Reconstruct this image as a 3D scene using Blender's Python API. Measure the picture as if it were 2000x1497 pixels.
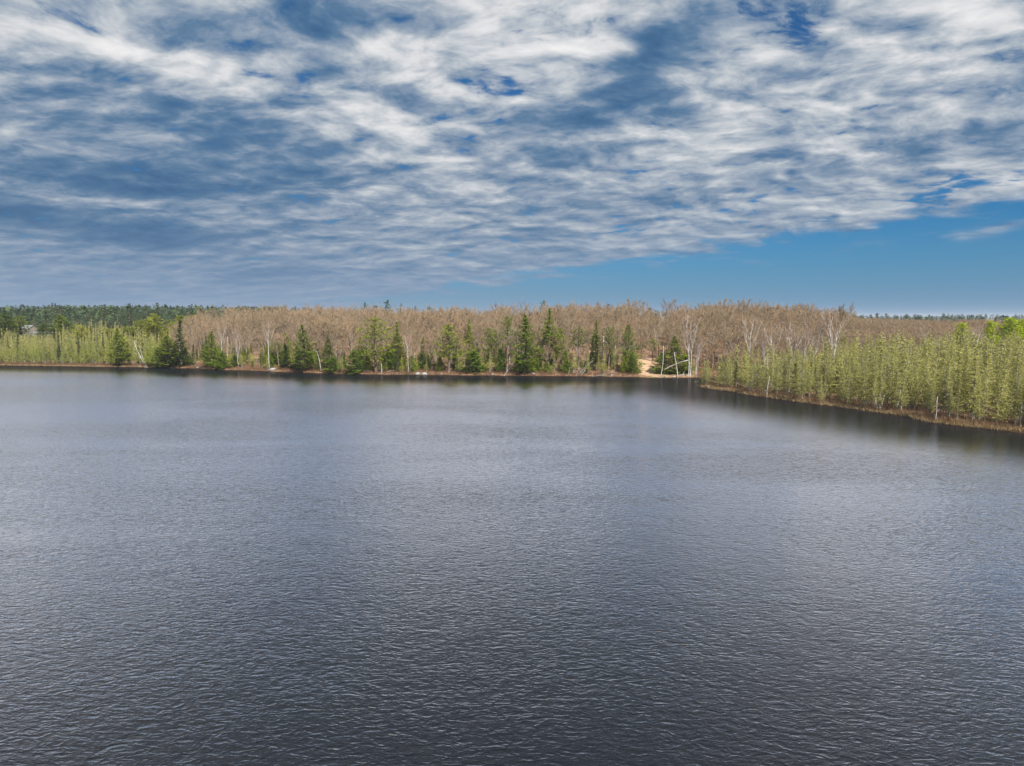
import bpy, math, random
import numpy as np
from mathutils import Vector

# ------------------------------------------------------------------ scene, camera, sky, sun
sc = bpy.context.scene
for o in list(bpy.data.objects):
    bpy.data.objects.remove(o)
COL = sc.collection
R = math.radians
F = 1389.0            # focal length in photo pixels (2000 px wide)
YH = 621.0            # photo row of the true horizon
CAMH = 24.0
PITCH = math.atan((748.5 - YH) / F)

cam_d = bpy.data.cameras.new('camera')
cam_d.sensor_width = 36.0
cam_d.lens = 36.0 * F / 2000.0
cam_d.clip_start = 0.5
cam_d.clip_end = 30000
cam = bpy.data.objects.new('camera', cam_d)
COL.objects.link(cam)
cam.location = (0, 0, CAMH)
cam.rotation_euler = (R(90) - PITCH, 0, 0)
sc.camera = cam

SUN_AZ, SUN_EL = R(155), R(41)      # azimuth clockwise from +Y (behind the camera, to the right)
SUN_DIR = Vector((math.sin(SUN_AZ) * math.cos(SUN_EL), math.cos(SUN_AZ) * math.cos(SUN_EL), math.sin(SUN_EL)))
sl = bpy.data.lights.new('sun', 'SUN')
sl.energy = 4.8
sl.angle = R(0.53)
sl.color = (1.0, 0.955, 0.88)
sun = bpy.data.objects.new('sun', sl)
COL.objects.link(sun)
sun.rotation_euler = SUN_DIR.to_track_quat('Z', 'Y').to_euler()

vs = sc.view_settings
vs.view_transform = 'Standard'
vs.look = 'None'
vs.exposure = 0.62
vs.gamma = 1.0
vs.use_curve_mapping = False
cy = sc.cycles
cy.max_bounces = 5
cy.diffuse_bounces = 2
cy.glossy_bounces = 3
cy.transmission_bounces = 2
cy.transparent_max_bounces = 4
cy.volume_bounces = 0
cy.use_denoising = True
cy.caustics_reflective = False
cy.caustics_refractive = False
cy.sample_clamp_indirect = 6


def ray(px, py):
    """unit direction through a photo pixel"""
    cx, cy_ = (px - 1000.0) / F, (748.5 - py) / F
    c, s = math.cos(PITCH), math.sin(PITCH)
    v = Vector((cx, c + cy_ * s, -s + cy_ * c))
    return v.normalized()


class NT:
    """small node-tree helper"""
    def __init__(self, tree):
        self.t = tree

    def n(self, kind, ins=None, **props):
        nd = self.t.nodes.new(kind)
        for k, v in props.items():
            setattr(nd, k, v)
        for k, v in (ins or {}).items():
            self.put(nd.inputs[k], v)
        return nd

    def put(self, sock, v):
        if isinstance(v, bpy.types.NodeSocket):
            self.t.links.new(v, sock)
        elif isinstance(v, bpy.types.Node):
            self.t.links.new(v.outputs[0], sock)
        else:
            sock.default_value = v

    def m(self, op, a, b=None, c=None, clamp=False):
        nd = self.t.nodes.new('ShaderNodeMath')
        nd.operation = op
        nd.use_clamp = clamp
        for i, v in enumerate((a, b, c)):
            if v is not None:
                self.put(nd.inputs[i], v)
        return nd.outputs[0]

    def vm(self, op, a, b=None, scale=None):
        nd = self.t.nodes.new('ShaderNodeVectorMath')
        nd.operation = op
        self.put(nd.inputs[0], a)
        if b is not None:
            self.put(nd.inputs[1], b)
        if scale is not None:
            self.put(nd.inputs['Scale'], scale)
        return nd.outputs['Value'] if op in ('DOT_PRODUCT', 'LENGTH', 'DISTANCE') else nd.outputs[0]

    def ramp(self, fac, stops, interp='LINEAR'):
        nd = self.t.nodes.new('ShaderNodeValToRGB')
        nd.color_ramp.interpolation = interp
        el = nd.color_ramp.elements
        while len(el) < len(stops):
            el.new(0.5)
        for e, (p, c) in zip(el, stops):
            e.position = p
            e.color = c if len(c) == 4 else (*c, 1)
        self.put(nd.inputs[0], fac)
        return nd.outputs[0]

    def mix(self, fac, a, b, blend='MIX'):
        nd = self.t.nodes.new('ShaderNodeMix')
        nd.data_type = 'RGBA'
        nd.blend_type = blend
        self.put(nd.inputs[0], fac)
        self.put(nd.inputs[6], a)
        self.put(nd.inputs[7], b)
        return nd.outputs[2]

    def sstep(self, v, lo, hi):
        nd = self.t.nodes.new('ShaderNodeMapRange')
        nd.interpolation_type = 'SMOOTHSTEP'
        self.put(nd.inputs[0], v)
        nd.inputs[1].default_value = lo
        nd.inputs[2].default_value = hi
        return nd.outputs[0]

    def noise(self, vec, scale, detail=2.0, rough=0.5, dist=0.0, lac=2.0):
        nd = self.t.nodes.new('ShaderNodeTexNoise')
        self.put(nd.inputs['Vector'], vec)
        self.put(nd.inputs['Scale'], scale)
        nd.inputs['Detail'].default_value = detail
        nd.inputs['Roughness'].default_value = rough
        nd.inputs['Lacunarity'].default_value = lac
        nd.inputs['Distortion'].default_value = dist
        return nd


def build_world():
    w = bpy.data.worlds.new('World')
    sc.world = w
    w.use_nodes = True
    t = w.node_tree
    t.nodes.clear()
    N = NT(t)
    d = N.n('ShaderNodeTexCoord').outputs['Generated']
    sep = N.n('ShaderNodeSeparateXYZ', {0: d})
    z = N.m('MAXIMUM', sep.outputs[2], 0.0)
    zz = N.m('ADD', z, 0.165)
    q = N.n('ShaderNodeCombineXYZ', {0: N.m('DIVIDE', sep.outputs[0], zz), 1: N.m('DIVIDE', sep.outputs[1], zz), 2: 0.0}).outputs[0]
    # clear sky
    sky = N.n('ShaderNodeTexSky', sky_type='NISHITA')
    sky.sun_disc = False
    sky.sun_elevation = SUN_EL
    sky.sun_rotation = SUN_AZ
    sky.altitude = 300
    sky.air_density = 1.0
    sky.dust_density = 0.6
    sky.ozone_density = 2.0
    clear = N.mix(1.0, sky.outputs[0], (0.07, 0.305, 0.51, 1), 'MULTIPLY')
    # soft patches given by direction: photo pixel, half sizes in pixels, roll in degrees, weight
    warp = N.noise(d, 5.0, 3.0, 0.55).outputs['Color']
    wv = N.vm('SCALE', N.vm('SUBTRACT', warp, (0.5, 0.5, 0.5)), scale=0.10)
    dw = N.vm('ADD', d, wv)

    def patches(lst, neg=1.2, pos=1.0, grow=1.5):
        tot = None
        for px, py, rx, ry, roll, amp in lst:
            r = ray(px, py)
            mp = N.n('ShaderNodeMapping', vector_type='TEXTURE')
            N.put(mp.inputs['Vector'], dw)
            mp.inputs['Location'].default_value = r
            mp.inputs['Rotation'].default_value = (0, R(-roll), -math.atan2(r.x, r.y))
            mp.inputs['Scale'].default_value = (grow * rx / F, 0.9, grow * ry / F)
            g = N.n('ShaderNodeTexGradient', {0: mp.outputs[0]}, gradient_type='QUADRATIC_SPHERE')
            v = N.m('MULTIPLY', g.outputs['Fac'], amp * (neg if amp < 0 else pos))
            tot = v if tot is None else N.m('ADD', tot, v)
        return tot
    shade = patches([
        # dark undersides
        (180, 400, 520, 130, 0, -0.12), (350, 240, 420, 90, 0, -0.08), (1150, 260, 260, 90, 24, -0.10),
        (640, 40, 150, 75, 12, -0.36), (860, 60, 90, 80, 0, -0.22), (620, 110, 70, 60, -20, -0.2),
        (60, 160, 160, 60, 0, -0.24), (120, 235, 260, 70, 0, -0.14), (440, 235, 150, 50, 0, -0.20),
        (720, 160, 110, 55, 10, -0.2), (1130, 215, 210, 62, 22, -0.42), (1280, 110, 150, 60, 28, -0.36),
        (1390, 50, 110, 45, 18, -0.2), (300, 340, 330, 40, 0, -0.46), (240, 440, 190, 34, 0, -0.42),
        (30, 400, 120, 40, 0, -0.3), (560, 300, 220, 34, 0, -0.26), (700, 350, 200, 26, 0, -0.24),
        (1090, 320, 120, 30, 8, -0.24), (1740, 215, 120, 40, 8, -0.22), (1500, 310, 110, 40, 14, -0.14),
        (1900, 260, 150, 40, 6, -0.12), (510, 520, 100, 34, 0, -0.22), (1480, 350, 60, 26, 0, -0.16),
        (180, 20, 170, 30, 0, -0.1), (1650, 130, 80, 40, 0, -0.12),
        # bright tops
        (110, 60, 130, 40, 0, 0.30), (230, 130, 160, 34, -6, 0.34), (440, 140, 170, 50, -4, 0.44),
        (700, 85, 90, 40, 14, 0.34), (860, 110, 90, 60, 0, 0.3), (960, 40, 90, 60, 0, 0.36),
        (1080, 90, 150, 110, 10, 0.40), (1200, 30, 140, 40, 5, 0.34), (730, 220, 110, 50, 10, 0.40),
        (1640, 60, 110, 50, 0, 0.34), (1940, 20, 100, 40, 0, 0.3), (1480, 140, 110, 50, 10, 0.2),
        (1620, 225, 110, 40, 8, 0.34), (1850, 150, 160, 60, 8, 0.22), (1250, 255, 60, 30, 0, 0.2),
        (1420, 260, 120, 40, 0, 0.16), (40, 275, 100, 26, -8, 0.22), (240, 295, 130, 18, 0, 0.16),
        (130, 365, 100, 22, -4, 0.26), (470, 348, 80, 16, 0, 0.24), (620, 285, 70, 16, 0, 0.18),
        (1600, 425, 200, 22, 8, 0.16), (1850, 330, 200, 40, 8, 0.12), (1300, 330, 60, 22, 0, 0.14),
    ], pos=0.68)
    holes = patches([
        (985, 170, 34, 20, -20, 0.5), (963, 228, 26, 16, 20, 0.42), (770, 328, 22, 10, 0, 0.44),
        (1560, 120, 52, 34, 10, 0.42), (1530, 25, 50, 50, 0, 0.36), (1890, 15, 24, 34, 0, 0.42),
        (1745, 58, 22, 12, 0, 0.36), (1365, 195, 30, 12, 20, 0.4), (1420, 170, 26, 10, 10, 0.32),
        (1280, 298, 18, 9, 0, 0.36), (1255, 435, 52, 13, 6, 0.44), (1340, 410, 26, 9, 0, 0.36),
        (1420, 403, 40, 8, 4, 0.34), (1480, 395, 24, 8, 0, 0.34), (765, 443, 46, 10, 0, 0.42), (905, 443, 30, 8, 0, 0.32),
        (1900, 352, 130, 18, 9, 0.60), (1960, 345, 90, 16, 10, 0.4), (1038, 12, 16, 8, 0, 0.36), (1030, 55, 16, 8, 0, 0.36),
        (1860, 418, 120, 14, 7, 0.42),
    ], grow=2.1)
    # cloud texture on a flat deck seen in perspective
    qrot = N.n('ShaderNodeMapping', {0: q}, vector_type='POINT')
    qrot.inputs['Rotation'].default_value = (0, 0, R(20))
    qrot.inputs['Scale'].default_value = (0.85, 1.0, 1.0)
    qq = qrot.outputs[0]
    qw = N.vm('ADD', qq, N.vm('SCALE', N.vm('SUBTRACT', N.noise(qq, 2.2, 3.0, 0.5).outputs['Color'], (0.5, 0.5, 0.5)), scale=0.24))
    big = N.noise(qw, 1.5, 3.0, 0.5).outputs['Fac']
    puf = N.noise(qw, 4.8, 8.0, 0.58, 0.1).outputs['Fac']
    cell = N.n('ShaderNodeTexNoise', {'Vector': qw, 'Scale': 4.4, 'Detail': 5.0, 'Roughness': 0.55}, noise_type='RIDGED_MULTIFRACTAL', normalize=True).outputs['Fac']
    fine = N.noise(qw, 15.0, 5.0, 0.6).outputs['Fac']
    up = N.sstep(sep.outputs[2], 0.02, 0.30)                       # detail is lost in the air low down
    puf2 = N.noise(N.vm('ADD', qw, (0.03, -0.06, 0.0)), 4.8, 8.0, 0.58, 0.1).outputs['Fac']
    b = N.m('MULTIPLY', N.m('SUBTRACT', big, 0.5), 1.05)
    b = N.m('ADD', b, N.m('MULTIPLY', N.m('SUBTRACT', puf, 0.5), 0.95))
    b = N.m('ADD', b, N.m('MULTIPLY', N.m('SUBTRACT', 0.45, cell), 0.6))
    b = N.m('ADD', b, N.m('MULTIPLY', N.m('SUBTRACT', fine, 0.5), 0.62))
    b = N.m('ADD', b, N.m('MULTIPLY', N.m('SUBTRACT', puf, puf2), 1.1))      # billows lit from the sun's side
    b = N.m('MULTIPLY', b, N.m('ADD', N.m('MULTIPLY', up, 0.55), 0.5))
    b = N.m('ADD', N.m('ADD', b, shade), 0.325)
    b = N.m('DIVIDE', N.m('ADD', b, 0.25), 1.6)
    cloud = N.ramp(b, [(0.0, (0.045, 0.12, 0.25)), (0.17, (0.07, 0.16, 0.30)), (0.305, (0.12, 0.215, 0.35)), (0.445, (0.27, 0.345, 0.45)),
                       (0.57, (0.46, 0.51, 0.57)), (0.71, (0.70, 0.71, 0.735)), (0.95, (0.92, 0.91, 0.90))], 'LINEAR')
    # cover: everywhere except small holes and beyond the far edge of the deck
    a1, a2 = ray(1180, 527), ray(2000, 402)
    nrm = a2.cross(a1).normalized()
    if nrm.z < 0:
        nrm = -nrm
    side = N.vm('DOT_PRODUCT', d, nrm)
    edge_n = N.noise(qw, 4.0, 6.0, 0.6).outputs['Fac']
    side = N.m('ADD', side, N.m('MULTIPLY', N.m('SUBTRACT', edge_n, 0.5), 0.075))
    cover = N.sstep(side, -0.004, 0.018)
    strip = patches([(1930, 440, 200, 15, 6, 0.85), (1440, 492, 70, 5, 2, 0.5), (1330, 500, 70, 5, 3, 0.4)])
    strip = N.m('MULTIPLY', strip, N.sstep(edge_n, 0.38, 0.62))
    cover = N.m('MAXIMUM', cover, strip)
    gn = N.m('ADD', N.m('MULTIPLY', puf, 0.55), N.m('MULTIPLY', fine, 0.45))
    gap = N.m('ADD', N.m('MULTIPLY', N.m('SUBTRACT', gn, 0.5), -5.0), N.m('ADD', N.m('MULTIPLY', holes, 1.15), N.m('MULTIPLY', N.sstep(sep.outputs[0], -0.15, 0.3), 0.06)))
    gap = N.sstep(gap, 0.38, 1.0)
    cover = N.m('MULTIPLY', cover, N.m('SUBTRACT', 1.0, N.m('MULTIPLY', gap, 0.95)))
    cloud = N.vm('SCALE', cloud, scale=7.0)
    col = N.mix(cover, clear, cloud)
    # air near the horizon
    hz = N.m('POWER', N.m('SUBTRACT', 1.0, N.sstep(sep.outputs[2], -0.02, 0.17)), 1.5)
    haze = N.mix(N.sstep(sep.outputs[0], -0.25, 0.5), (1.32, 2.05, 3.15, 1), (1.0, 1.95, 3.25, 1))
    col = N.mix(N.m('MULTIPLY', hz, 0.94), col, haze)
    bg = N.n('ShaderNodeBackground', {0: col})
    bg.inputs['Strength'].default_value = 0.093
    out = N.n('ShaderNodeOutputWorld', {0: bg.outputs[0]})
    w.cycles.sampling_method = 'MANUAL'
    w.cycles.sample_map_resolution = 512


build_world()

# ------------------------------------------------------------------ land form
rng = np.random.default_rng(11)
random.seed(5)


def ground0(px, py):
    """where a photo pixel meets the lake level"""
    r = ray(px, py)
    t = CAMH / -r.z
    return (r.x * t, r.y * t)


SHORE_PX = [(0, 714), (60, 715), (115, 715.5), (200, 717), (260, 717.2), (300, 718.5), (345, 719.5), (395, 721), (432, 723),
            (470, 724), (500, 725), (545, 727), (585, 728.5), (625, 729.5), (670, 731.5), (720, 732), (780, 733), (830, 733),
            (880, 733.5), (935, 734), (1000, 734.5), (1060, 735), (1130, 735.5), (1198, 736.5), (1249, 738), (1293, 739),
            (1340, 738.5), (1378, 738), (1404, 741), (1400, 746), (1382, 751), (1364, 754.5), (1372, 757), (1387, 759.5),
            (1410, 763), (1438, 766.5), (1459, 771.5), (1497, 776.5), (1536, 782), (1570, 787), (1621, 793), (1672, 800),
            (1721, 807.5), (1773, 814), (1808, 823), (1851, 829.5), (1920, 837), (2000, 846)]
LAKE = [(-460, -260), (-470, 120), (-430, 290), (-330, 345)] + [ground0(*p) for p in SHORE_PX] + [(122, 118), (140, 70), (168, -20), (190, -260)]
LK = np.array(LAKE)


def shore_d(x, y):
    """signed distance from the waterline, land positive (arrays)"""
    x = np.asarray(x, float); y = np.asarray(y, float)
    best = np.full(x.shape, 1e18)
    ins = np.zeros(x.shape, bool)
    n = len(LK)
    for i in range(n):
        ax, ay = LK[i]; bx, by = LK[(i + 1) % n]
        dx, dy = bx - ax, by - ay
        tt = np.clip(((x - ax) * dx + (y - ay) * dy) / (dx * dx + dy * dy), 0, 1)
        best = np.minimum(best, (x - ax - tt * dx) ** 2 + (y - ay - tt * dy) ** 2)
        c = ((ay > y) != (by > y))
        with np.errstate(divide='ignore', invalid='ignore'):
            xi = ax + (y - ay) * dx / (dy if dy else 1e-9)
        ins ^= c & (x < xi)
    dd = np.sqrt(best)
    return np.where(ins, -dd, dd)


def ss(a, b, v):
    t = np.clip((v - a) / (b - a), 0, 1)
    return t * t * (3 - 2 * t)


def terrain(x, y):
    x = np.asarray(x, float); y = np.asarray(y, float)
    d = shore_d(x, y)
    d = d + (.75 * np.sin(x * .37 + 1.1 * np.sin(y * .21)) * np.sin(y * .31 + .7) + .45 * np.sin(x * .93 + y * .4) + .3 * np.sin(x * 1.9 - y * 1.3)) * np.exp(-(d / 6) ** 2)
    a = x / np.maximum(y, 60.0)
    left = 1 - ss(-0.52, -0.40, a)
    mid = 1 - left
    dd = y - np.interp(a, [-.72, -.45, 0, .2, .27, .35, .5, .7, 1.2], [350, 328, 298, 292, 288, 300, 350, 400, 460])
    A = np.interp(a, [-.6, -.45, -.3, -.15, 0, .1, .2, .33, .40, .47, .55, .8], [6.5, 6.5, 8.2, 7.2, 7.6, 8.4, 9.8, 10.0, 7.6, 6.2, 3.6, 3.2])
    h = left * (0.5 * ss(0, 3, d) + 10.5 * ss(30, 110, d))
    h += mid * (0.6 * ss(0, 3, d) + 2.2 * ss(2, 22, np.minimum(d, dd)) + (A + .7 * np.sin(x * .04 + .6)) * ss(14, 105, dd))
    far = ss(620, 1500, np.hypot(x, y))
    h = h + far * (4 + 5 * np.sin(x * 0.0016 + 1.2) * np.cos(y * 0.0011 + .4) + 3 * np.sin(x * .0047 + y * .0021))
    h += ss(700, 1000, y) * (1 - ss(-420, -250, x)) * 6.0 * (1 - ss(1500, 2600, y))
    near = ss(4, 20, d) * (1 - ss(700, 1200, np.hypot(x, y)))
    h += near * (0.5 * np.sin(x * .09 + y * .05) + 0.45 * np.sin(y * .11 - x * .07 + 2) + .25 * np.sin(x * .31 + 1) * np.sin(y * .27))
    edge = 0.10 * np.sin(x * 1.1) * np.sin(y * .9) + .08 * np.sin(x * 2.3 + y * 1.7)
    h += np.where(d > 0, edge * ss(0, 2, d), 0)
    bed = -0.25 - 3.0 * ss(0, 25, -d)
    return np.where(d > 0, h + 0.05, np.where(d > -1.2, 0.05 + d * 0.25, bed))


def tz(x, y):
    return float(terrain(np.array([x]), np.array([y]))[0])


def hit(px, py, tmin=90.0, tmax=900.0):
    """where a photo pixel meets the land"""
    r = ray(px, py)
    t = np.arange(tmin, tmax, 0.5)
    X, Y, Z = r.x * t, r.y * t, CAMH + r.z * t
    hgt = terrain(X, Y)
    k = np.argmax(Z <= hgt) if np.any(Z <= hgt) else len(t) - 1
    return float(X[k]), float(Y[k]), float(hgt[k])


def project(x, y, z):
    """world point to photo pixel (arrays)"""
    c, s = math.cos(PITCH), math.sin(PITCH)
    dz = np.asarray(z) - CAMH
    dep = y * c - dz * s
    up = y * s + dz * c
    return 1000 + F * x / dep, 748.5 - F * up / dep


# ------------------------------------------------------------------ materials
def mat(name):
    m = bpy.data.materials.new(name)
    m.use_nodes = True
    m.node_tree.nodes.clear()
    N = NT(m.node_tree)
    return m, N


def leaf_mat(name, stops, trans=0.44, per_object=0.62):
    m, N = mat(name)
    at = N.n('ShaderNodeAttribute', attribute_name='tint').outputs['Fac']
    if per_object:
        rnd = N.n('ShaderNodeObjectInfo').outputs['Random']
        fac = N.m('ADD', N.m('MULTIPLY', at, 1 - per_object), N.m('MULTIPLY', rnd, per_object))
    else:
        fac = at
    k = len(stops)
    col = N.ramp(fac, [(i / (k - 1), c) for i, c in enumerate(stops)])
    dif = N.n('ShaderNodeBsdfDiffuse', {0: col})
    tr = N.n('ShaderNodeBsdfTranslucent', {0: col})
    mx = N.n('ShaderNodeMixShader', {0: trans, 1: dif.outputs[0], 2: tr.outputs[0]})
    N.n('ShaderNodeOutputMaterial', {0: mx.outputs[0]})
    return m


def bark_mat(name, c1, c2, scale=1.5, stretch=0.35):
    m, N = mat(name)
    tc = N.n('ShaderNodeTexCoord').outputs['Object']
    mp = N.n('ShaderNodeMapping', {0: tc})
    mp.inputs['Scale'].default_value = (1, 1, stretch)
    ns = N.noise(mp.outputs[0], scale, 5, 0.6).outputs['Fac']
    rnd = N.n('ShaderNodeObjectInfo').outputs['Random']
    f = N.m('ADD', N.sstep(ns, 0.3, 0.7), N.m('MULTIPLY', N.m('SUBTRACT', rnd, 0.5), 0.4), clamp=True)
    col = N.mix(f, (*c1, 1), (*c2, 1))
    dif = N.n('ShaderNodeBsdfPrincipled', {'Base Color': col, 'Roughness': 0.9})
    dif.inputs['Specular IOR Level'].default_value = 0.15
    N.n('ShaderNodeOutputMaterial', {0: dif.outputs[0]})
    return m


PINE_C = [(0.115, 0.19, 0.02), (0.22, 0.30, 0.028), (0.36, 0.41, 0.042)]
LARCH_C = [(0.23, 0.22, 0.085), (0.38, 0.375, 0.11), (0.55, 0.52, 0.165)]
WOOD_C = [(0.20, 0.17, 0.095), (0.29, 0.22, 0.14), (0.335, 0.238, 0.145), (0.41, 0.25, 0.14)]
ASPEN_C = [(0.40, 0.50, 0.015), (0.48, 0.56, 0.02), (0.56, 0.60, 0.03)]
FAR_C = [(0.050, 0.085, 0.055), (0.080, 0.125, 0.060), (0.12, 0.155, 0.065)]
GOLD_C = [(0.26, 0.30, 0.035), (0.38, 0.41, 0.05), (0.48, 0.48, 0.06)]
SPRUCE_C = [(0.045, 0.075, 0.016), (0.08, 0.12, 0.022), (0.13, 0.165, 0.03)]
M = dict(
    gold=leaf_mat('yellow_green_needles', GOLD_C), pine=leaf_mat('pine_needles', PINE_C), spruce=leaf_mat('spruce_needles', SPRUCE_C),
    larch_green=leaf_mat('fresh_larch_needles', [(0.19, 0.225, 0.05), (0.33, 0.37, 0.07), (0.48, 0.50, 0.11)], 0.4), larch=leaf_mat('larch_needles', LARCH_C, 0.42), larch_mass=leaf_mat('larch_needles_mass', LARCH_C, 0.35, 0),
    wood=leaf_mat('bare_twigs', WOOD_C, 0.1), wood_mass=leaf_mat('bare_twigs_mass', WOOD_C, 0.1, 0),
    aspen=leaf_mat('aspen_leaves', ASPEN_C, 0.4),
    far=leaf_mat('far_pine_needles', FAR_C, 0.2), far_mass=leaf_mat('far_pine_needles_mass', FAR_C, 0.2, 0),
    birch_twigs=leaf_mat('birch_twigs', [(0.27, 0.17, 0.11), (0.33, 0.22, 0.15), (0.38, 0.27, 0.2)], 0.1),
    bark=bark_mat('grey_brown_bark', (0.17, 0.14, 0.11), (0.36, 0.30, 0.25)),
    larch_bark=bark_mat('larch_bark', (0.20, 0.17, 0.14), (0.42, 0.38, 0.33)),
    pine_bark=bark_mat('pine_bark', (0.12, 0.085, 0.065), (0.27, 0.20, 0.165)),
    birch=bark_mat('white_birch_bark', (0.28, 0.255, 0.23), (0.70, 0.67, 0.63), 2.5, 0.8),
    dead=bark_mat('bleached_dead_wood', (0.26, 0.24, 0.22), (0.58, 0.54, 0.50)),
    brush=leaf_mat('shore_brush', [(0.11, 0.065, 0.042), (0.20, 0.115, 0.07), (0.30, 0.20, 0.12)], 0.2, 0),
    sedge=leaf_mat('dry_sedge', [(0.30, 0.20, 0.10), (0.42, 0.31, 0.16), (0.52, 0.42, 0.26)], 0.25, 0),
)


def ground_mat():
    m, N = mat('leaf_litter_ground')
    p = N.n('ShaderNodeTexCoord').outputs['Object']
    n1 = N.noise(p, 0.06, 4, 0.55).outputs['Fac']
    n2 = N.noise(p, 0.6, 6, 0.65).outputs['Fac']
    n3 = N.noise(p, 4.0, 4, 0.6).outputs['Fac']
    f = N.m('ADD', N.m('MULTIPLY', n2, 0.6), N.m('MULTIPLY', n3, 0.4))
    col = N.ramp(f, [(0.3, (0.12, 0.07, 0.042)), (0.46, (0.27, 0.165, 0.10)), (0.58, (0.38, 0.24, 0.145)), (0.72, (0.50, 0.36, 0.24))])
    moss = N.mix(N.sstep(n1, 0.52, 0.62), col, (0.11, 0.10, 0.035, 1))
    # bare sandy path down to the landing
    hx, hy, _ = hit(1272, 715)
    mp = N.n('ShaderNodeMapping', {0: p}, vector_type='TEXTURE')
    mp.inputs['Location'].default_value = (hx, hy + 2, 0)
    mp.inputs['Rotation'].default_value = (0, 0, R(-6))
    mp.inputs['Scale'].default_value = (10, 36, 60)
    g = N.n('ShaderNodeTexGradient', {0: mp.outputs[0]}, gradient_type='SPHERICAL').outputs['Fac']
    g = N.m('ADD', g, N.m('MULTIPLY', N.m('SUBTRACT', n2, 0.5), 0.5))
    col = N.mix(N.sstep(g, 0.12, 0.4), moss, N.mix(n3, (0.46, 0.29, 0.18, 1), (0.63, 0.44, 0.29, 1)))
    sepz = N.n('ShaderNodeSeparateXYZ', {0: p}).outputs[2]
    wet = N.sstep(sepz, 0.32, 0.06)
    col = N.mix(N.m('MULTIPLY', N.sstep(N.m('MULTIPLY', sepz, -1), -0.30, -0.08), 0.8), col, (0.035, 0.022, 0.015, 1))
    bmp = N.n('ShaderNodeBump', {'Height': n3, 'Strength': 0.5, 'Distance': 0.25})
    bs = N.n('ShaderNodeBsdfDiffuse', {0: col, 'Normal': bmp.outputs[0]})
    N.n('ShaderNodeOutputMaterial', {0: bs.outputs[0]})
    return m


def water_mat():
    g = bpy.data.node_groups.new('wave_height', 'ShaderNodeTree')
    g.interface.new_socket('Vector', in_out='INPUT', socket_type='NodeSocketVector')
    g.interface.new_socket('Height', in_out='OUTPUT', socket_type='NodeSocketFloat')
    N = NT(g)
    gi = N.n('NodeGroupInput')
    go = N.n('NodeGroupOutput')
    v = gi.outputs[0]

    def layer(rot, sx, sy, scale, detail, dist):
        mp = N.n('ShaderNodeMapping', {0: v})
        mp.inputs['Rotation'].default_value = (0, 0, R(rot))
        mp.inputs['Scale'].default_value = (sx, sy, 1)
        return N.noise(mp.outputs[0], scale, detail, 0.5, dist).outputs['Fac']
    a = layer(28, 0.5, 1.0, 1.6, 2, 0.4)        # wind waves
    b = layer(-32, 0.5, 1.0, 2.2, 2, 0.35)
    c = layer(5, 0.8, 1.0, 5.5, 3, 0.2)            # ripples
    e = layer(40, 0.8, 1.0, 0.33, 1, 0.0)
    ridge = N.m('SUBTRACT', 1.0, N.m('ABSOLUTE', N.m('SUBTRACT', N.m('MULTIPLY', a, 2), 1)))
    h = N.m('MULTIPLY', N.m('POWER', ridge, 1.6), 0.053)
    h = N.m('ADD', h, N.m('MULTIPLY', b, 0.056))
    h = N.m('ADD', h, N.m('MULTIPLY', c, 0.017))
    h = N.m('ADD', h, N.m('MULTIPLY', e, 0.07))
    N.put(go.inputs[0], h)

    m, N = mat('lake_water')
    p = N.n('ShaderNodeTexCoord').outputs['Object']
    E = 0.03

    def H(off):
        n = N.n('ShaderNodeGroup')
        n.node_tree = g
        N.put(n.inputs[0], N.vm('ADD', p, off) if off else p)
        return n.outputs[0]
    h0, hx, hy = H(None), H((E, 0, 0)), H((0, E, 0))
    gm = N.n('ShaderNodeMapping', {0: p})
    gm.inputs['Scale'].default_value = (0.35, 1.0, 1.0)
    gm.inputs['Rotation'].default_value = (0, 0, R(-12))
    gust = N.noise(gm.outputs[0], 0.03, 4, 0.55, 0.6).outputs['Fac']
    amp = N.m('ADD', N.m('MULTIPLY', N.sstep(gust, 0.32, 0.68), 0.7), 0.65)
    lee = N.n('ShaderNodeAttribute', attribute_name='open_water').outputs['Fac']
    lee = N.m('ADD', N.m('MULTIPLY', lee, 0.62), 0.38)
    amp = N.m('MULTIPLY', N.m('MULTIPLY', amp, lee), 1.0 / E)
    nx = N.m('MULTIPLY', N.m('SUBTRACT', h0, hx), amp)
    ny = N.m('MULTIPLY', N.m('SUBTRACT', h0, hy), amp)
    nrm = N.vm('NORMALIZE', N.n('ShaderNodeCombineXYZ', {0: nx, 1: N.m('SUBTRACT', ny, N.m('MULTIPLY', N.m('POWER', lee, 1.6), 0.105)), 2: 1.0}).outputs[0])  # constant added lean towards the camera, lifting reflections into higher, brighter sky
    fr = N.n('ShaderNodeFresnel', {'IOR': 1.333, 'Normal': nrm}).outputs[0]
    fac = N.m('MINIMUM', N.m('MULTIPLY', N.m('POWER', fr, 2.0), 52.0), 0.98)
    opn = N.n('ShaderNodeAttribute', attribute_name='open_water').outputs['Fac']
    fac = N.m('MULTIPLY', fac, N.m('ADD', N.m('MULTIPLY', N.sstep(opn, 0.04, 0.6), 0.8), 0.2))  # reflection dimmed near the shore, a painted stand-in for the dark mirrored trees
    body = N.n('ShaderNodeBsdfDiffuse', {0: (0.008, 0.010, 0.013, 1)})
    gl = N.n('ShaderNodeBsdfGlossy', {0: (1.0, 0.94, 0.945, 1), 'Roughness': 0.05, 'Normal': nrm})
    bs = N.n('ShaderNodeMixShader', {0: fac, 1: body.outputs[0], 2: gl.outputs[0]})
    N.n('ShaderNodeOutputMaterial', {0: bs.outputs[0]})
    return m


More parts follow.
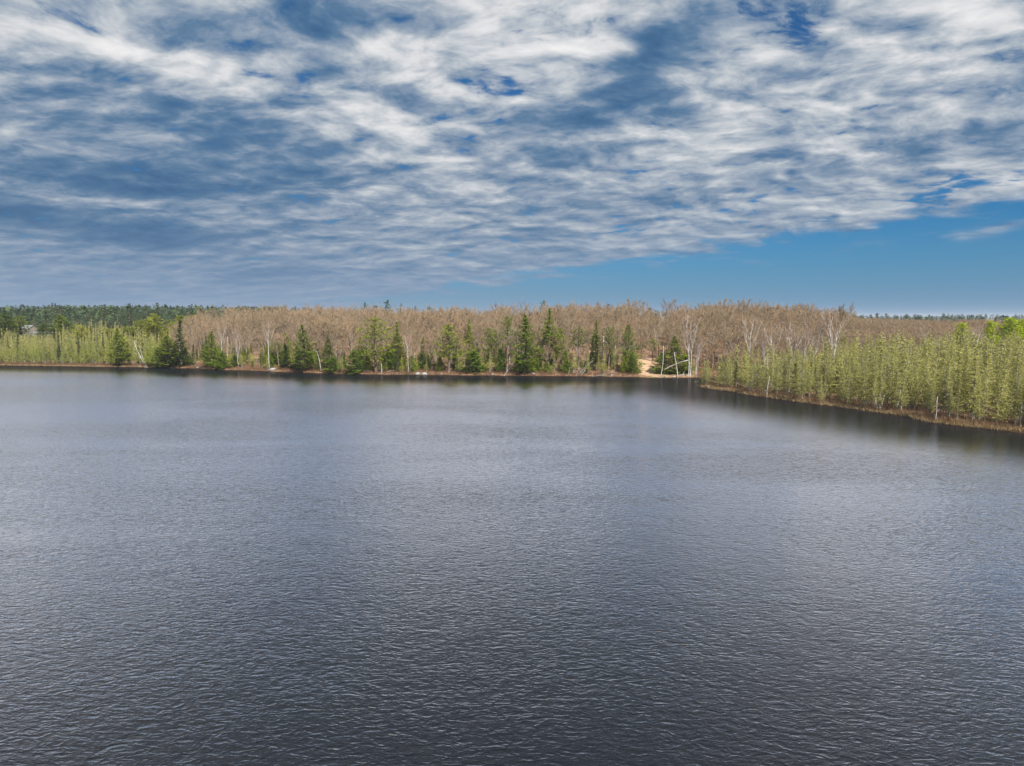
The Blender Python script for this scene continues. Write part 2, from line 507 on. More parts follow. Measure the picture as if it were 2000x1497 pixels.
def simple_mat(name, c1, c2, scale, rough=0.85, bump=0.0):
    m, N = mat(name)
    p = N.n('ShaderNodeTexCoord').outputs['Object']
    ns = N.noise(p, scale, 6, 0.6).outputs['Fac']
    col = N.mix(N.sstep(ns, 0.32, 0.68), (*c1, 1), (*c2, 1))
    bs = N.n('ShaderNodeBsdfPrincipled', {'Base Color': col, 'Roughness': rough})
    if bump:
        bm_ = N.n('ShaderNodeBump', {'Height': ns, 'Strength': bump, 'Distance': 0.1})
        N.put(bs.inputs['Normal'], bm_.outputs[0])
    N.n('ShaderNodeOutputMaterial', {0: bs.outputs[0]})
    return m


M['rock'] = simple_mat('pale_granite', (0.21, 0.20, 0.19), (0.44, 0.42, 0.40), 2.2, 0.9, 0.4)
M['roof'] = simple_mat('grey_shingle_roof', (0.20, 0.195, 0.21), (0.27, 0.265, 0.285), 6)
M['siding'] = simple_mat('tan_siding', (0.20, 0.175, 0.15), (0.27, 0.24, 0.21), 3)
M['glass'] = simple_mat('dark_window_glass', (0.02, 0.025, 0.03), (0.04, 0.045, 0.05), 1, 0.1)
M['trim'] = simple_mat('white_trim', (0.7, 0.7, 0.68), (0.8, 0.8, 0.78), 3)


# ------------------------------------------------------------------ mesh helpers
def np_mesh(name, V, T, mats, tint=None, midx=None, smooth=False):
    me = bpy.data.meshes.new(name)
    V = np.asarray(V, np.float32).reshape(-1, 3)
    T = np.asarray(T, np.int32)
    nf, k = T.shape
    me.vertices.add(len(V)); me.vertices.foreach_set('co', V.ravel())
    me.loops.add(nf * k); me.loops.foreach_set('vertex_index', T.ravel())
    me.polygons.add(nf)
    me.polygons.foreach_set('loop_start', np.arange(0, nf * k, k, dtype=np.int32))
    me.polygons.foreach_set('loop_total', np.full(nf, k, np.int32))
    for m_ in mats:
        me.materials.append(m_)
    if midx is not None:
        me.polygons.foreach_set('material_index', np.asarray(midx, np.int32))
    me.polygons.foreach_set('use_smooth', np.full(nf, smooth))
    if tint is not None:
        at = me.attributes.new('tint', 'FLOAT', 'FACE')
        at.data.foreach_set('value', np.asarray(tint, np.float32))
    me.update(calc_edges=True)
    return me


class Geo:
    """collects triangles with a tint each"""
    def __init__(self):
        self.v = []; self.t = []; self.tint = []; self.n = 0

    def tri(self, a, b, c, tint=0.5):
        self.v += [a, b, c]; self.t.append((self.n, self.n + 1, self.n + 2)); self.n += 3; self.tint.append(tint)

    def tube(self, pts, rad, sides=5, tint=0.5):
        pts = [Vector(p) for p in pts]
        base = self.n
        m = len(pts)
        for i, p in enumerate(pts):
            d = (pts[min(i + 1, m - 1)] - pts[max(i - 1, 0)]).normalized()
            u = d.orthogonal().normalized() if abs(d.z) < 0.95 else Vector((1, 0, 0)).cross(d).normalized()
            w = d.cross(u)
            for k in range(sides):
                a = 2 * math.pi * k / sides
                self.v.append(tuple(p + (u * math.cos(a) + w * math.sin(a)) * rad[i]))
        self.n += m * sides
        for i in range(m - 1):
            for k in range(sides):
                a = base + i * sides + k; b = base + i * sides + (k + 1) % sides
                self.t += [(a, b, b + sides), (a, b + sides, a + sides)]
                self.tint += [tint, tint]
        for k in range(1, sides - 1):
            e = base + (m - 1) * sides
            self.t.append((e, e + k, e + k + 1)); self.tint.append(tint)

    def mesh(self, name, mats, smooth=False):
        return np_mesh(name, self.v, self.t, mats, self.tint, None, smooth)

    def arrays(self):
        return np.array(self.v, np.float32), np.array(self.t, np.int32), np.array(self.tint, np.float32)


def rv(rs, s=1.0):
    return Vector((rs.gauss(0, s), rs.gauss(0, s), rs.gauss(0, s)))


def conifer(seed, H, Rad, base, whorl=0.75, nbr=5, leaf=0.62, tufts=1.5, power=0.85, up=0.10, lump=0.35, dead=0.0,
            trunk_r=0.016, lean=0.0, round_top=False):
    """trunk Geo and crown Geo of a needle tree"""
    rs = random.Random(seed)
    T, C = Geo(), Geo()
    bend = [(rs.uniform(-.02, .02) * H, rs.uniform(-.02, .02) * H) for _ in range(2)]

    def axis(t):
        return Vector((lean * H * t * t + bend[0][0] * math.sin(t * 3), bend[0][1] * math.sin(t * 3), H * t))
    T.tube([axis(t) for t in (0, .25, .5, .75, 0.98)], [trunk_r * H * (1 - .93 * t) + .02 for t in (0, .25, .5, .75, .98)], 6)
    ph = [rs.uniform(0, 6.28) for _ in range(4)]
    z = base * H
    while z < H * 0.985:
        t = z / H
        s = (t - base) / (1 - base)
        if round_top:
            prof = math.sqrt(max(0.0, 1 - (2 * s - 0.75) ** 2 / 1.7)) * (1 - s) ** 0.25
        else:
            prof = (1 - s) ** power * (0.55 + 0.45 * min(1, s / 0.18))
        k = max(3, round(nbr * (0.6 + 0.4 * (1 - s))))
        a0 = rs.uniform(0, 6.28)
        for b in range(k):
            az = a0 + 6.283 * b / k + rs.uniform(-.4, .4)
            gap = 1 + lump * math.sin(2 * az + ph[0] + s * 7) * math.sin(s * 11 + ph[1])
            L = Rad * prof * gap * rs.uniform(0.65, 1.15)
            if L < 0.15:
                L = 0.15
            o = axis(t)
            dirh = Vector((math.cos(az), math.sin(az), 0))
            sl_ = up + 0.5 * s + rs.uniform(-.1, .1)
            tip = o + dirh * L + Vector((0, 0, L * sl_))
            w = 0.02 + 0.012 * L
            sd = Vector((-dirh.y, dirh.x, 0)) * w
            T.tri(tuple(o + sd), tuple(o - sd), tuple(tip))
            T.tri(tuple(o + Vector((0, 0, w))), tuple(o - Vector((0, 0, w))), tuple(tip))
            if rs.random() < dead * (1 - s):
                continue
            nt = max(2, int(L * tufts / leaf * 1.5))
            tnt = rs.uniform(0, 1)
            for i in range(nt):
                f = (i + rs.random()) / nt
                f = 0.22 + 0.83 * f if L > 0.8 else f
                sag = Vector((0, 0, -0.10 * L * math.sin(f * 3.14)))
                c = o + (tip - o) * f + sag + Vector((-dirh.y, dirh.x, 0)) * rs.gauss(0, .17 * L * (1.15 - abs(f - .55))) + rv(rs, .06)
                for _ in range(2):
                    d1 = (dirh * rs.uniform(.5, 1) + rv(rs, .45) + Vector((0, 0, .18))).normalized()
                    d2 = d1.cross(Vector((0, 0, 1)) + rv(rs, .45)).normalized()
                    ls = leaf * rs.uniform(.6, 1.2)
                    C.tri(tuple(c - d1 * ls * .5 + d2 * ls * .3), tuple(c - d1 * ls * .5 - d2 * ls * .3), tuple(c + d1 * ls * .75),
                          min(1, max(0, tnt * .5 + rs.random() * .5)))
        z += whorl * rs.uniform(.75, 1.25) * (1 - .35 * s)
    top = axis(1.0)
    for _ in range(5):
        d1 = (Vector((0, 0, 1)) + rv(rs, .25)).normalized()
        d2 = d1.orthogonal().normalized()
        C.tri(tuple(top - d1 * .7 + d2 * .12), tuple(top - d1 * .7 - d2 * .12), tuple(top + d1 * .15), rs.random())
    return T, C


def larch(seed, H, Rad, base=0.22):
    """airy tamarack: pale thin trunk, soft short sprays, bare grey branches low down"""
    rs = random.Random(seed)
    T, C = Geo(), Geo()
    bx, by = rs.uniform(-.03, .03) * H, rs.uniform(-.03, .03) * H

    def axis(t):
        return Vector((bx * t * t, by * t * t, H * t))
    T.tube([axis(t) for t in (0, .35, .7, .98)], [.0115 * H * (1 - .9 * t) + .015 for t in (0, .35, .7, .98)], 5)
    z = 0.07 * H
    ph = rs.uniform(0, 6)
    while z < H * .98:
        t = z / H
        s = max(0, (t - base) / (1 - base))
        L0 = Rad * ((1 - s) ** .98 + .04) * (1 + .25 * math.sin(s * 9 + ph))
        for b in range(5):
            az = rs.uniform(0, 6.283)
            L = L0 * rs.uniform(.55, 1.2) * (1 if t > base else .75)
            o = axis(t)
            dirh = Vector((math.cos(az), math.sin(az), 0))
            tip = o + dirh * L + Vector((0, 0, L * rs.uniform(-.12, .25)))
            w = .022
            T.tri(tuple(o + Vector((0, 0, w))), tuple(o - Vector((0, 0, w))), tuple(tip))
            if t < base * rs.uniform(.5, 1.3):
                continue
            n = max(2, int(L * 7.5))
            tn = rs.random()
            for i in range(n):
                f = (i + rs.random()) / n
                c = o + (tip - o) * f + rv(rs, .10)
                d1 = (dirh + rv(rs, .6)).normalized()
                d2 = d1.cross(rv(rs)).normalized()
                ls = rs.uniform(.22, .42)
                C.tri(tuple(c - d1 * ls * .5 + d2 * ls * .26), tuple(c - d1 * ls * .5 - d2 * ls * .26), tuple(c + d1 * ls * .6), tn * .5 + rs.random() * .5)
        z += 0.36 * rs.uniform(.8, 1.25)
    return T, C


def hardwood(seed, H, Rad, clear=0.38, limbs=8, twigs=26, twig_l=1.15, twig_w=0.045, trunk_r=.013, fork=3, stems=1, upright=1.0, limb_r=.42, dome=15):
    """leafless broadleaf tree: trunk, limbs, and a crown of fine twigs"""
    rs = random.Random(seed)
    T, C = Geo(), Geo()
    for st in range(stems):
        off = Vector((rs.uniform(-.5, .5), rs.uniform(-.5, .5), 0)) * (st > 0)
        ln = Vector((rs.uniform(-.10, .10), rs.uniform(-.10, .10), 0)) * (1 + 1.0 * (stems > 1))
        Hs = H * (1 if st == 0 else rs.uniform(.75, .97))

        def axis(t):
            return off + ln * Hs * t * t + Vector((.015 * Hs * math.sin(5 * t + seed), .015 * Hs * math.cos(4 * t + seed), Hs * t))
        tr = trunk_r * Hs
        T.tube([axis(t) for t in (0, .2, .4, .6, .8)], [tr * (1 - t) + .02 for t in (0, .2, .4, .6, .8)], 5)
        for i in range(limbs):
            t0 = clear + (0.8 - clear) * (i + rs.random() * .8) / limbs
            az = i * 2.4 + rs.uniform(-.5, .5)
            o = axis(t0)
            rr = Rad * math.sqrt(max(.05, 1 - ((t0 - .60) / .55) ** 2)) * rs.uniform(.7, 1.1) / (1 if stems == 1 else 1.4)
            endz = Hs * min(1.0, t0 + (.24 * upright + .16 * rs.random()))
            e = axis(.8) * .0 + off + ln * Hs * t0 + Vector((math.cos(az) * rr, math.sin(az) * rr, endz))
            mid = o + (e - o) * .5 + Vector((math.cos(az), math.sin(az), -0.2)) * rr * .12
            T.tube([o, mid, e], [tr * limb_r, tr * limb_r * .62, .02], 3)
            ends = [(mid, e)]
            for f in range(fork):
                q0 = o + (e - o) * rs.uniform(.35, .85)
                q1 = q0 + ((e - o).normalized() + rv(rs, .42) + Vector((0, 0, .35))).normalized() * rr * rs.uniform(.45, .8)
                T.tube([q0, q1], [tr * .18, .015], 3)
                ends.append((q0, q1))
            for q0, q1 in ends:
                tn = rs.random()
                for k in range(twigs):
                    f = rs.uniform(.25, 1.0)
                    p = q0 + (q1 - q0) * f
                    d = ((q1 - q0).normalized() * .8 + rv(rs, .55) + Vector((0, 0, .45))).normalized()
                    l = twig_l * rs.uniform(.5, 1.15)
                    sdv = d.cross(rv(rs)).normalized() * twig_w * rs.uniform(.5, 1)
                    C.tri(tuple(p + sdv), tuple(p - sdv), tuple(p + d * l), tn * .4 + rs.random() * .6)
        for k in range(int(twigs * dome)):
            u, a = rs.random(), rs.uniform(0, 6.283)
            el = math.asin(-.35 + 1.35 * u)
            q = Vector((math.cos(a) * math.cos(el), math.sin(a) * math.cos(el), math.sin(el)))
            rr = rs.uniform(.72, 1.0)
            p = axis(.66) + Vector((q.x * Rad * rr, q.y * Rad * rr, q.z * Hs * .31 * rr))
            d = (q + rv(rs, .5) + Vector((0, 0, .3))).normalized()
            sdv = d.cross(rv(rs)).normalized() * twig_w
            C.tri(tuple(p + sdv), tuple(p - sdv), tuple(p + d * twig_l * rs.uniform(.5, .9)), rs.random())
        for k in range(twigs * 3):
            p = axis(rs.uniform(.72, .88))
            d = (Vector((0, 0, 1)) + rv(rs, .5)).normalized()
            l = Hs * .11 * rs.uniform(.4, 1.0)
            sdv = d.cross(rv(rs)).normalized() * twig_w * .8
            C.tri(tuple(p + sdv), tuple(p - sdv), tuple(p + d * l), rs.random())
    return T, C


def thin(arr, keep, grow, seed):
    """fewer, larger triangles: the same tree seen from further off"""
    V, T, tint = arr
    r = np.random.default_rng(seed)
    sel = r.random(len(T)) < keep
    P = V[T[sel]]
    c = P.mean(1, keepdims=True)
    P = c + (P - c) * grow
    n = len(P)
    return P.reshape(-1, 3), np.arange(n * 3, dtype=np.int32).reshape(n, 3), tint[sel]


# ------------------------------------------------------------------ object helpers
def link(o, parent=None):
    COL.objects.link(o)
    if parent is not None:
        o.parent = parent
    return o


def tag(o, label, cat=None, group=None, kind=None):
    o['label'] = label
    if cat: o['category'] = cat
    if group: o['group'] = group
    if kind: o['kind'] = kind
    return o


class Proto:
    def __init__(self, name, TC, bark, leaf, H):
        T, C = TC
        self.T, self.C, self.H = T, C, H
        self.tm = T.mesh(name + '_trunk', [bark])
        self.cm = C.mesh(name + '_crown', [leaf]) if C.n else None


def plant(name, pr, x, y, z, sx, sz, rot, label, cat, group=None, tilt=(0, 0)):
    e = bpy.data.objects.new(name, None)
    e.empty_display_size = 0.5
    e.location = (x, y, z)
    e.rotation_euler = (tilt[0], tilt[1], rot)
    e.scale = (sx, sx, sz)
    link(e)
    tag(e, label, cat, group)
    link(bpy.data.objects.new('trunk', pr.tm), e)
    if pr.cm:
        link(bpy.data.objects.new('crown', pr.cm), e)
    return e


def mass(name, items, protos, mats, label, cat):
    """one mesh of many far trees; items: (proto index, x, y, z, sx, sz, rot, tint shift)"""
    VV, TT, TI, MI = [], [], [], []
    n = 0
    for k, x, y, z, sx, sz, rot, ts in items:
        c, s = math.cos(rot), math.sin(rot)
        for mi, (V, T, tint) in enumerate(protos[k]):
            W = np.empty_like(V)
            W[:, 0] = (V[:, 0] * c - V[:, 1] * s) * sx + x
            W[:, 1] = (V[:, 0] * s + V[:, 1] * c) * sx + y
            W[:, 2] = V[:, 2] * sz + z
            VV.append(W); TT.append(T + n); n += len(V)
            TI.append(np.clip(tint * .45 + ts * .55, 0, 1)); MI.append(np.full(len(T), mi, np.int32))
    me = np_mesh(name, np.concatenate(VV), np.concatenate(TT), mats, np.concatenate(TI), np.concatenate(MI))
    o = link(bpy.data.objects.new(name, me))
    tag(o, label, cat, None, 'stuff')
    return o


# ------------------------------------------------------------------ ground and water
def axis_coords(lo, hi, step, far, growth):
    a = list(np.arange(lo, hi + .1, step))
    s, v = step, hi
    while v < far:
        s *= growth; v += s; a.append(v)
    s, v = step, lo
    while v > -far:
        s *= growth; v -= s; a.insert(0, v)
    return np.array(a)


gx = axis_coords(-300, 260, 1.6, 12000, 1.22)
gy = axis_coords(110, 470, 1.6, 12000, 1.22)
GX, GY = np.meshgrid(gx, gy)
GZ = terrain(GX, GY)
nx_, ny_ = len(gx), len(gy)
idx = np.arange(nx_ * ny_).reshape(ny_, nx_)
quads = np.stack([idx[:-1, :-1], idx[:-1, 1:], idx[1:, 1:], idx[1:, :-1]], -1).reshape(-1, 4)
me = np_mesh('ground', np.stack([GX, GY, GZ], -1), quads, [ground_mat()], smooth=True)
tag(link(bpy.data.objects.new('ground', me)), 'leaf strewn forest floor and lake bank', None, None, 'structure')

wx0, wx1, wy0, wy1 = -480, 215, -262, 400
wgx, wgy = np.linspace(wx0, wx1, 140), np.linspace(wy0, wy1, 134)
WX, WY = np.meshgrid(wgx, wgy)
idx = np.arange(WX.size).reshape(WX.shape)
quads = np.stack([idx[:-1, :-1], idx[:-1, 1:], idx[1:, 1:], idx[1:, :-1]], -1).reshape(-1, 4)
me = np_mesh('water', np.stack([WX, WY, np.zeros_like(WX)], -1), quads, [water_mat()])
wat = me.attributes.new('open_water', 'FLOAT', 'POINT')          # 0 by the shore, 1 out; drives lee waves and the painted reflection band
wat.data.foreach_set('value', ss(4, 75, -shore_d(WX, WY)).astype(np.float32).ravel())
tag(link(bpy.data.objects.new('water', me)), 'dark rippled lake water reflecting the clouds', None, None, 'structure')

# ------------------------------------------------------------------ tree prototypes
P = {}
P['pine_full'] = [Proto('pine', conifer(s, 24, r, b, 0.85, 6, .7, 2.0, .80, .05, .30), M['pine_bark'], M['pine'], 24)
                  for s, r, b in ((1, 4.6, .06), (2, 4.2, .10), (3, 4.9, .05))]
P['pine_spire'] = [Proto('spire', conifer(s, 24, r, b, 0.8, 6, .66, 2.0, .92, .12, .20), M['pine_bark'], M['pine'], 24)
                   for s, r, b in ((11, 3.7, .12), (12, 3.2, .15))]
P['pine_open'] = [Proto('open', conifer(s, 24, r, b, 1.0, 6, .7, 1.8, .6, .18, .45, dead=.35, round_top=True), M['pine_bark'], M['pine'], 24)
                  for s, r, b in ((21, 5.0, .25), (22, 4.4, .32), (23, 4.0, .38))]
P['pine_gold'] = [Proto('gold', conifer(s, 24, r, b, 1.0, 6, .7, 1.9, .6, .22, .45, round_top=True), M['pine_bark'], M['gold'], 24)
                  for s, r, b in ((25, 5.0, .2), (26, 4.6, .25))]
P['pine_bare'] = [Proto('bare', conifer(s, 24, r, b, .9, 5, .6, 1.4, .7, .2, .45, dead=.25, round_top=True), M['pine_bark'], M['pine'], 24)
                  for s, r, b in ((31, 3.6, .50), (32, 3.2, .55))]
P['spruce'] = [Proto('spruce', conifer(s, 12, r, .03, .42, 6, .42, 1.5, .9, -.05, .2), M['bark'], M['spruce'], 12)
               for s, r in ((41, 1.9), (42, 1.6), (43, 2.2))]
P['bush_fir'] = [Proto('fir', conifer(s, 7, r, .01, .36, 7, .42, 1.6, .62, .05, .3), M['bark'], M['pine'], 7)
                 for s, r in ((51, 2.2), (52, 2.5), (53, 2.0))]
P['larch'] = [Proto('larch', larch(60 + s, 14, rng.uniform(2.0, 2.7), rng.uniform(.06, .22)), M['larch_bark'], M['larch'], 14) for s in range(9)]
P['larch_green'] = [Proto('larch_green', (p.T, p.C), M['larch_bark'], M['larch_green'], 14) for p in P['larch']]
P['wood'] = [Proto('wood', hardwood(80 + s, 17, rng.uniform(2.6, 4.6), rng.uniform(.28, .48)), M['bark'], M['wood'], 17) for s in range(8)]
P['birch'] = [Proto('birch', hardwood(100 + s, 18, 2.9, .36, 8, 13, 1.1, .03, .0082, 4, stems=st, upright=1.4, limb_r=.42, dome=6), M['birch'], M['birch_twigs'], 18)
              for s, st in ((0, 1), (1, 2), (2, 3), (3, 1), (4, 2))]
P['aspen'] = [Proto('aspen', conifer(120 + s, 17, 3.4, .3, .6, 7, .6, 2.2, .5, .4, .4, round_top=True), M['larch_bark'], M['aspen'], 17) for s in range(2)]
P['far_pine'] = [Proto('farpine', conifer(130 + s, 20, r, b, 1.5, 5, 1.25, 1.1, .6, .2, .5, round_top=rt), M['pine_bark'], M['far'], 20)
                 for s, r, b, rt in ((0, 3.4, .16, True), (1, 3.2, .08, False), (2, 3.8, .2, True), (3, 2.9, .06, False))]

# ------------------------------------------------------------------ trees that can be told apart along the far shore
# kind, variant, px, base row, top row, half width px (0 = as built), label, name, category
HERO = [
    ('pine_full', 0, 118, 668, 613, 20, 'broad layered white pine rising above the tamaracks beside the low grey roof', 'white_pine'),
    ('pine_full', 1, 12, 672, 611, 22, 'dark green pine cluster at the left edge of the picture', 'white_pine'),
    ('pine_open', 1, 44, 668, 617, 15, 'dark pine left of the two roofs at far left', 'white_pine'),
    ('pine_full', 2, 86, 668, 631, 14, 'rounded dark green pine just behind the low grey roof', 'white_pine'),
    ('pine_gold', 1, 305, 690, 612, 17, 'yellow green pine crown highest above the left tamarack stand', 'white_pine'),
    ('pine_gold', 0, 278, 690, 625, 16, 'yellow green pine crown left of the highest one over the left stand', 'white_pine'),
    ('pine_full', 1, 231, 716, 640, 15, 'dark drooping pine at the waterline left of the leaning white birch', 'white_pine'),
    ('pine_full', 2, 327, 717, 655, 25, 'bushy bright green pine at the waterline right of the leaning white birch', 'white_pine'),
    ('spruce', 0, 355, 717, 626, 12, 'tall narrow dark spruce right of the bushy green pine at left', 'spruce_tree'),
    ('pine_gold', 1, 357, 668, 616, 22, 'bright yellow green pine crown above the narrow dark spruce', 'white_pine'),
    ('pine_gold', 0, 388, 664, 613, 18, 'yellow green pine crown on the skyline where the brown hill begins', 'white_pine'),
    ('pine_gold', 0, 337, 680, 630, 15, 'yellow green pine crown low between the narrow spruce and the highest crown', 'white_pine'),
    ('pine_gold', 1, 215, 690, 642, 15, 'yellow green tree crown in the middle of the left stand', 'white_pine'),
    ('pine_gold', 0, 163, 690, 636, 15, 'yellow green tree crown right of the broad layered pine', 'white_pine'),
    ('pine_gold', 1, 252, 690, 638, 13, 'yellow green crown above the dark drooping pine', 'white_pine'),
    ('pine_gold', 0, 420, 640, 613, 12, 'last yellow green crown at the start of the brown skyline', 'white_pine'),
    ('pine_full', 0, 416, 719, 645, 13, 'slender green pine left of the first white birch', 'white_pine'),
    ('bush_fir', 0, 434, 721, 688, 12, 'low bushy fir between the slender pine and the broken white birch', 'fir_tree'),
    ('bush_fir', 1, 459, 718, 692, 10, 'small dull green fir left of the forked white birch', 'fir_tree'),
    ('bush_fir', 2, 524, 720, 693, 9, 'small round bright fir at the foot of the spreading white birch', 'fir_tree'),
    ('bush_fir', 0, 542, 712, 666, 14, 'dark green fir behind and right of the spreading white birch', 'fir_tree'),
    ('spruce', 1, 557, 722, 672, 10, 'dark narrow spruce between the spreading birch and the feathery pine', 'spruce_tree'),
    ('pine_full', 1, 591, 727, 634, 19, 'feathery dark green pine standing alone on the bank', 'white_pine'),
    ('pine_spire', 0, 642, 722, 652, 10, 'narrow green pine above the bare leaning birch stem', 'white_pine'),
    ('bush_fir', 1, 651, 728, 698, 13, 'yellow green fir at the water beside the bare leaning birch stem', 'fir_tree'),
    ('bush_fir', 2, 692, 730, 682, 14, 'dark bushy fir at the water left of the big open pine', 'fir_tree'),
    ('pine_open', 0, 735, 729, 620, 27, 'big open crowned pine with its tall bare trunk showing', 'white_pine'),
    ('pine_spire', 1, 776, 722, 627, 13, 'green pine right behind the big open crowned pine', 'white_pine'),
    ('bush_fir', 0, 762, 724, 678, 14, 'dark fir between the big open pine and the grey forked tree', 'fir_tree'),
    ('bush_fir', 1, 820, 722, 688, 12, 'small green fir right of the grey forked tree', 'fir_tree'),
    ('pine_open', 1, 876, 728, 633, 24, 'ragged open pine with a white dead trunk in front of it', 'white_pine'),
    ('pine_spire', 0, 917, 715, 622, 10, 'thin pine with a small tufted top right of the ragged open pine', 'white_pine'),
    ('bush_fir', 2, 925, 729, 685, 17, 'dark bushy fir low on the bank right of the ragged open pine', 'fir_tree'),
    ('pine_open', 2, 957, 727, 640, 15, 'olive pine with thin lower trunk left of the tufted tall pine', 'white_pine'),
    ('pine_bare', 0, 990, 730, 616, 15, 'tall pine with bare trunk and tufted top beside a thin birch', 'white_pine'),
    ('pine_full', 0, 1024, 730, 611, 24, 'largest full green pine on the bank, branches down to the ground', 'white_pine'),
    ('pine_spire', 0, 1073, 722, 601, 17, 'tallest spire shaped pine with upswept branches', 'white_pine'),
    ('pine_open', 1, 1094, 724, 640, 13, 'dark pine tucked against the right side of the tallest spire', 'white_pine'),
    ('pine_bare', 1, 1131, 724, 637, 17, 'dark tufted pine right of the tallest spire', 'white_pine'),
    ('pine_spire', 1, 1164, 722, 625, 11, 'narrow pointed pine left of the thick white birch snag', 'white_pine'),
    ('pine_open', 2, 1188, 724, 638, 12, 'pale green pine right behind the thick white birch snag', 'white_pine'),
    ('pine_open', 0, 1230, 727, 634, 16, 'leaning open pine left of the sandy landing', 'white_pine'),
    ('pine_bare', 0, 1274, 706, 660, 9, 'small dark pine at the head of the sandy landing', 'white_pine'),
    ('bush_fir', 0, 1108, 730, 703, 9, 'small bright fir left of the driftwood tangle', 'fir_tree'),
    ('bush_fir', 1, 1068, 730, 706, 8, 'small bright fir below the tallest spire', 'fir_tree'),
    ('bush_fir', 2, 1238, 729, 690, 14, 'dark fir bush on the left edge of the sandy landing', 'fir_tree'),
    ('pine_full', 2, 1316, 731, 655, 20, 'bright lime green pine on the right side of the landing', 'white_pine'),
    ('bush_fir', 1, 1294, 731, 688, 14, 'dark fir skirt at the left foot of the lime green pine', 'fir_tree'),
    ('bush_fir', 0, 1339, 727, 690, 13, 'dark fir behind the leaning bleached log', 'fir_tree'),
    ('pine_open', 1, 1366, 705, 630, 12, 'thin dull pine on the slope behind the tall curved birch', 'white_pine'),
    ('pine_full', 1, 1640, 720, 640, 14, 'dark green pine behind the right hand end of the birch clump', 'white_pine'),
    ('spruce', 2, 1633, 768, 722, 8, 'dark spruce standing inside the pale tamaracks below the birch clump', 'spruce_tree'),
    ('spruce', 1, 1551, 762, 710, 8, 'slim dark spruce inside the tamaracks below the leftmost birches', 'spruce_tree'),
    ('spruce', 0, 1832, 742, 715, 6, 'small dark spruce deep in the middle of the right tamarack stand', 'spruce_tree'),
]
# pines whose tops break the skyline behind the brown hill: px, top row, depth, half width px, label
SKY_PINES = [
    (555, 602, 500, 12, 'yellow green pine top at the left end of the hill skyline'),
    (577, 598, 520, 8, 'small pine top just right of the left end of the hill skyline'),
    (713, 591, 540, 8, 'leftmost dark pine top of the green skyline strip'),
    (735, 597, 545, 14, 'low dark pine top second in the green skyline strip'),
    (757, 586, 540, 12, 'tallest pine top of the green skyline strip'),
    (783, 593, 545, 6, 'thin pine top right of the tallest one in the green skyline strip'),
    (812, 598, 560, 9, 'small pine top right of the thin one in the green skyline strip'),
    (838, 599, 560, 10, 'rounded pine top in the right half of the green skyline strip'),
    (862, 601, 560, 9, 'last pine top at the right end of the green skyline strip'),
    (1062, 587, 500, 10, 'dark pine top on the skyline above the tallest spire'),
    (1188, 594, 500, 9, 'dark pine top alone on the skyline above the white birch snag'),
    (925, 609, 470, 6, 'tiny green pine top inside the brown hill canopy'),
    (1965, 617, 900, 6, 'small dark pine top on the far right horizon'),
]


def place_hero():
    for kind, var, px, by, ty, hw, label, name in HERO:
        pr = P[kind][var]
        x, y, z = hit(px, by)
        dep = math.hypot(x, y)
        r = ray(px, ty)
        ztop = CAMH + r.z / math.hypot(r.x, r.y) * dep
        H = max(2.0, ztop - z)
        sz = H / pr.H
        wid = np.percentile([math.hypot(v[0], v[1]) for v in pr.C.v], 92)
        sx = (hw * dep / F) * 1.28 / wid if hw else sz
        plant(name, pr, x, y, z - .1, sx, sz, random.uniform(0, 6.28), label, 'spruce' if 'spruce' in name else ('fir' if 'fir' in name else 'pine'),
              {'white_pine': 'pines standing out along the far shore', 'spruce_tree': 'dark spruces along the shores', 'fir_tree': 'low firs on the far bank'}[name],
              tilt=(0, R(7)) if px == 1230 else (0, 0))
    for i, (px, ty, dep, hw, label) in enumerate(SKY_PINES):
        r = ray(px, ty)
        t = dep / math.hypot(r.x, r.y)
        x, y, zt = r.x * t, r.y * t, CAMH + r.z * t
        z = tz(x, y)
        pr = P['far_pine'][(0, 1, 2, 0, 2)[i % 5]]
        wid = max(abs(v[0]) for v in pr.C.v)
        plant('skyline_pine', pr, x, y, z, hw * dep / F * 1.25 / wid, (zt - z) / pr.H, i * 1.3, label, 'pine', 'pine tops on the skyline')


place_hero()

# birches, snags and logs ------------------------------------------------
BIRCH = [
    (0, 432, 716, 634, 'white birch with a spread bare top behind the slender pine'),
    (0, 527, 722, 628, 'spreading white birch with bare side branches alone on the bank'),
    (1, 466, 717, 640, 'forked white birch with two pale stems on the bank'),
    (3, 996, 728, 640, 'thin white birch in front of the tall tufted pine'),
    (3, 797, 729, 655, 'grey forked bare tree at the waterline right of the big open pine'),
    (4, 1344, 736, 612, 'tall curved white birch with a wide bare crown right of the landing'),
    (1, 1358, 736, 655, 'shorter bent white birch leaning beside the tall curved one'),
    (2, 1496, 745, 640, 'leftmost white birch of the right hand clump'),
    (3, 1508, 750, 632, 'straight white birch second from left in the right hand clump'),
    (1, 1546, 742, 628, 'thick branching white birch in the middle of the right hand clump'),
    (2, 1571, 740, 640, 'many stemmed white birch right of the thick branching one'),
    (4, 1590, 735, 618, 'tall thin white birch behind the many stemmed one'),
    (3, 1607, 738, 630, 'white birch with reddish twigs near the right end of the clump'),
    (4, 1626, 740, 608, 'rightmost tall white birch of the clump, its top on the skyline'),
    (0, 1459, 745, 622, 'slim grey white birch left of the right hand clump'),
    (0, 1905, 720, 638, 'white birch top between the lime green aspens at far right'),
    (3, 1884, 715, 640, 'thin leaning white birch right of the single lime aspen'),
    (3, 1800, 712, 636, 'thin pale birch in the brown canopy left of the single lime aspen'),
    (2, 795, 690, 0, None),
]
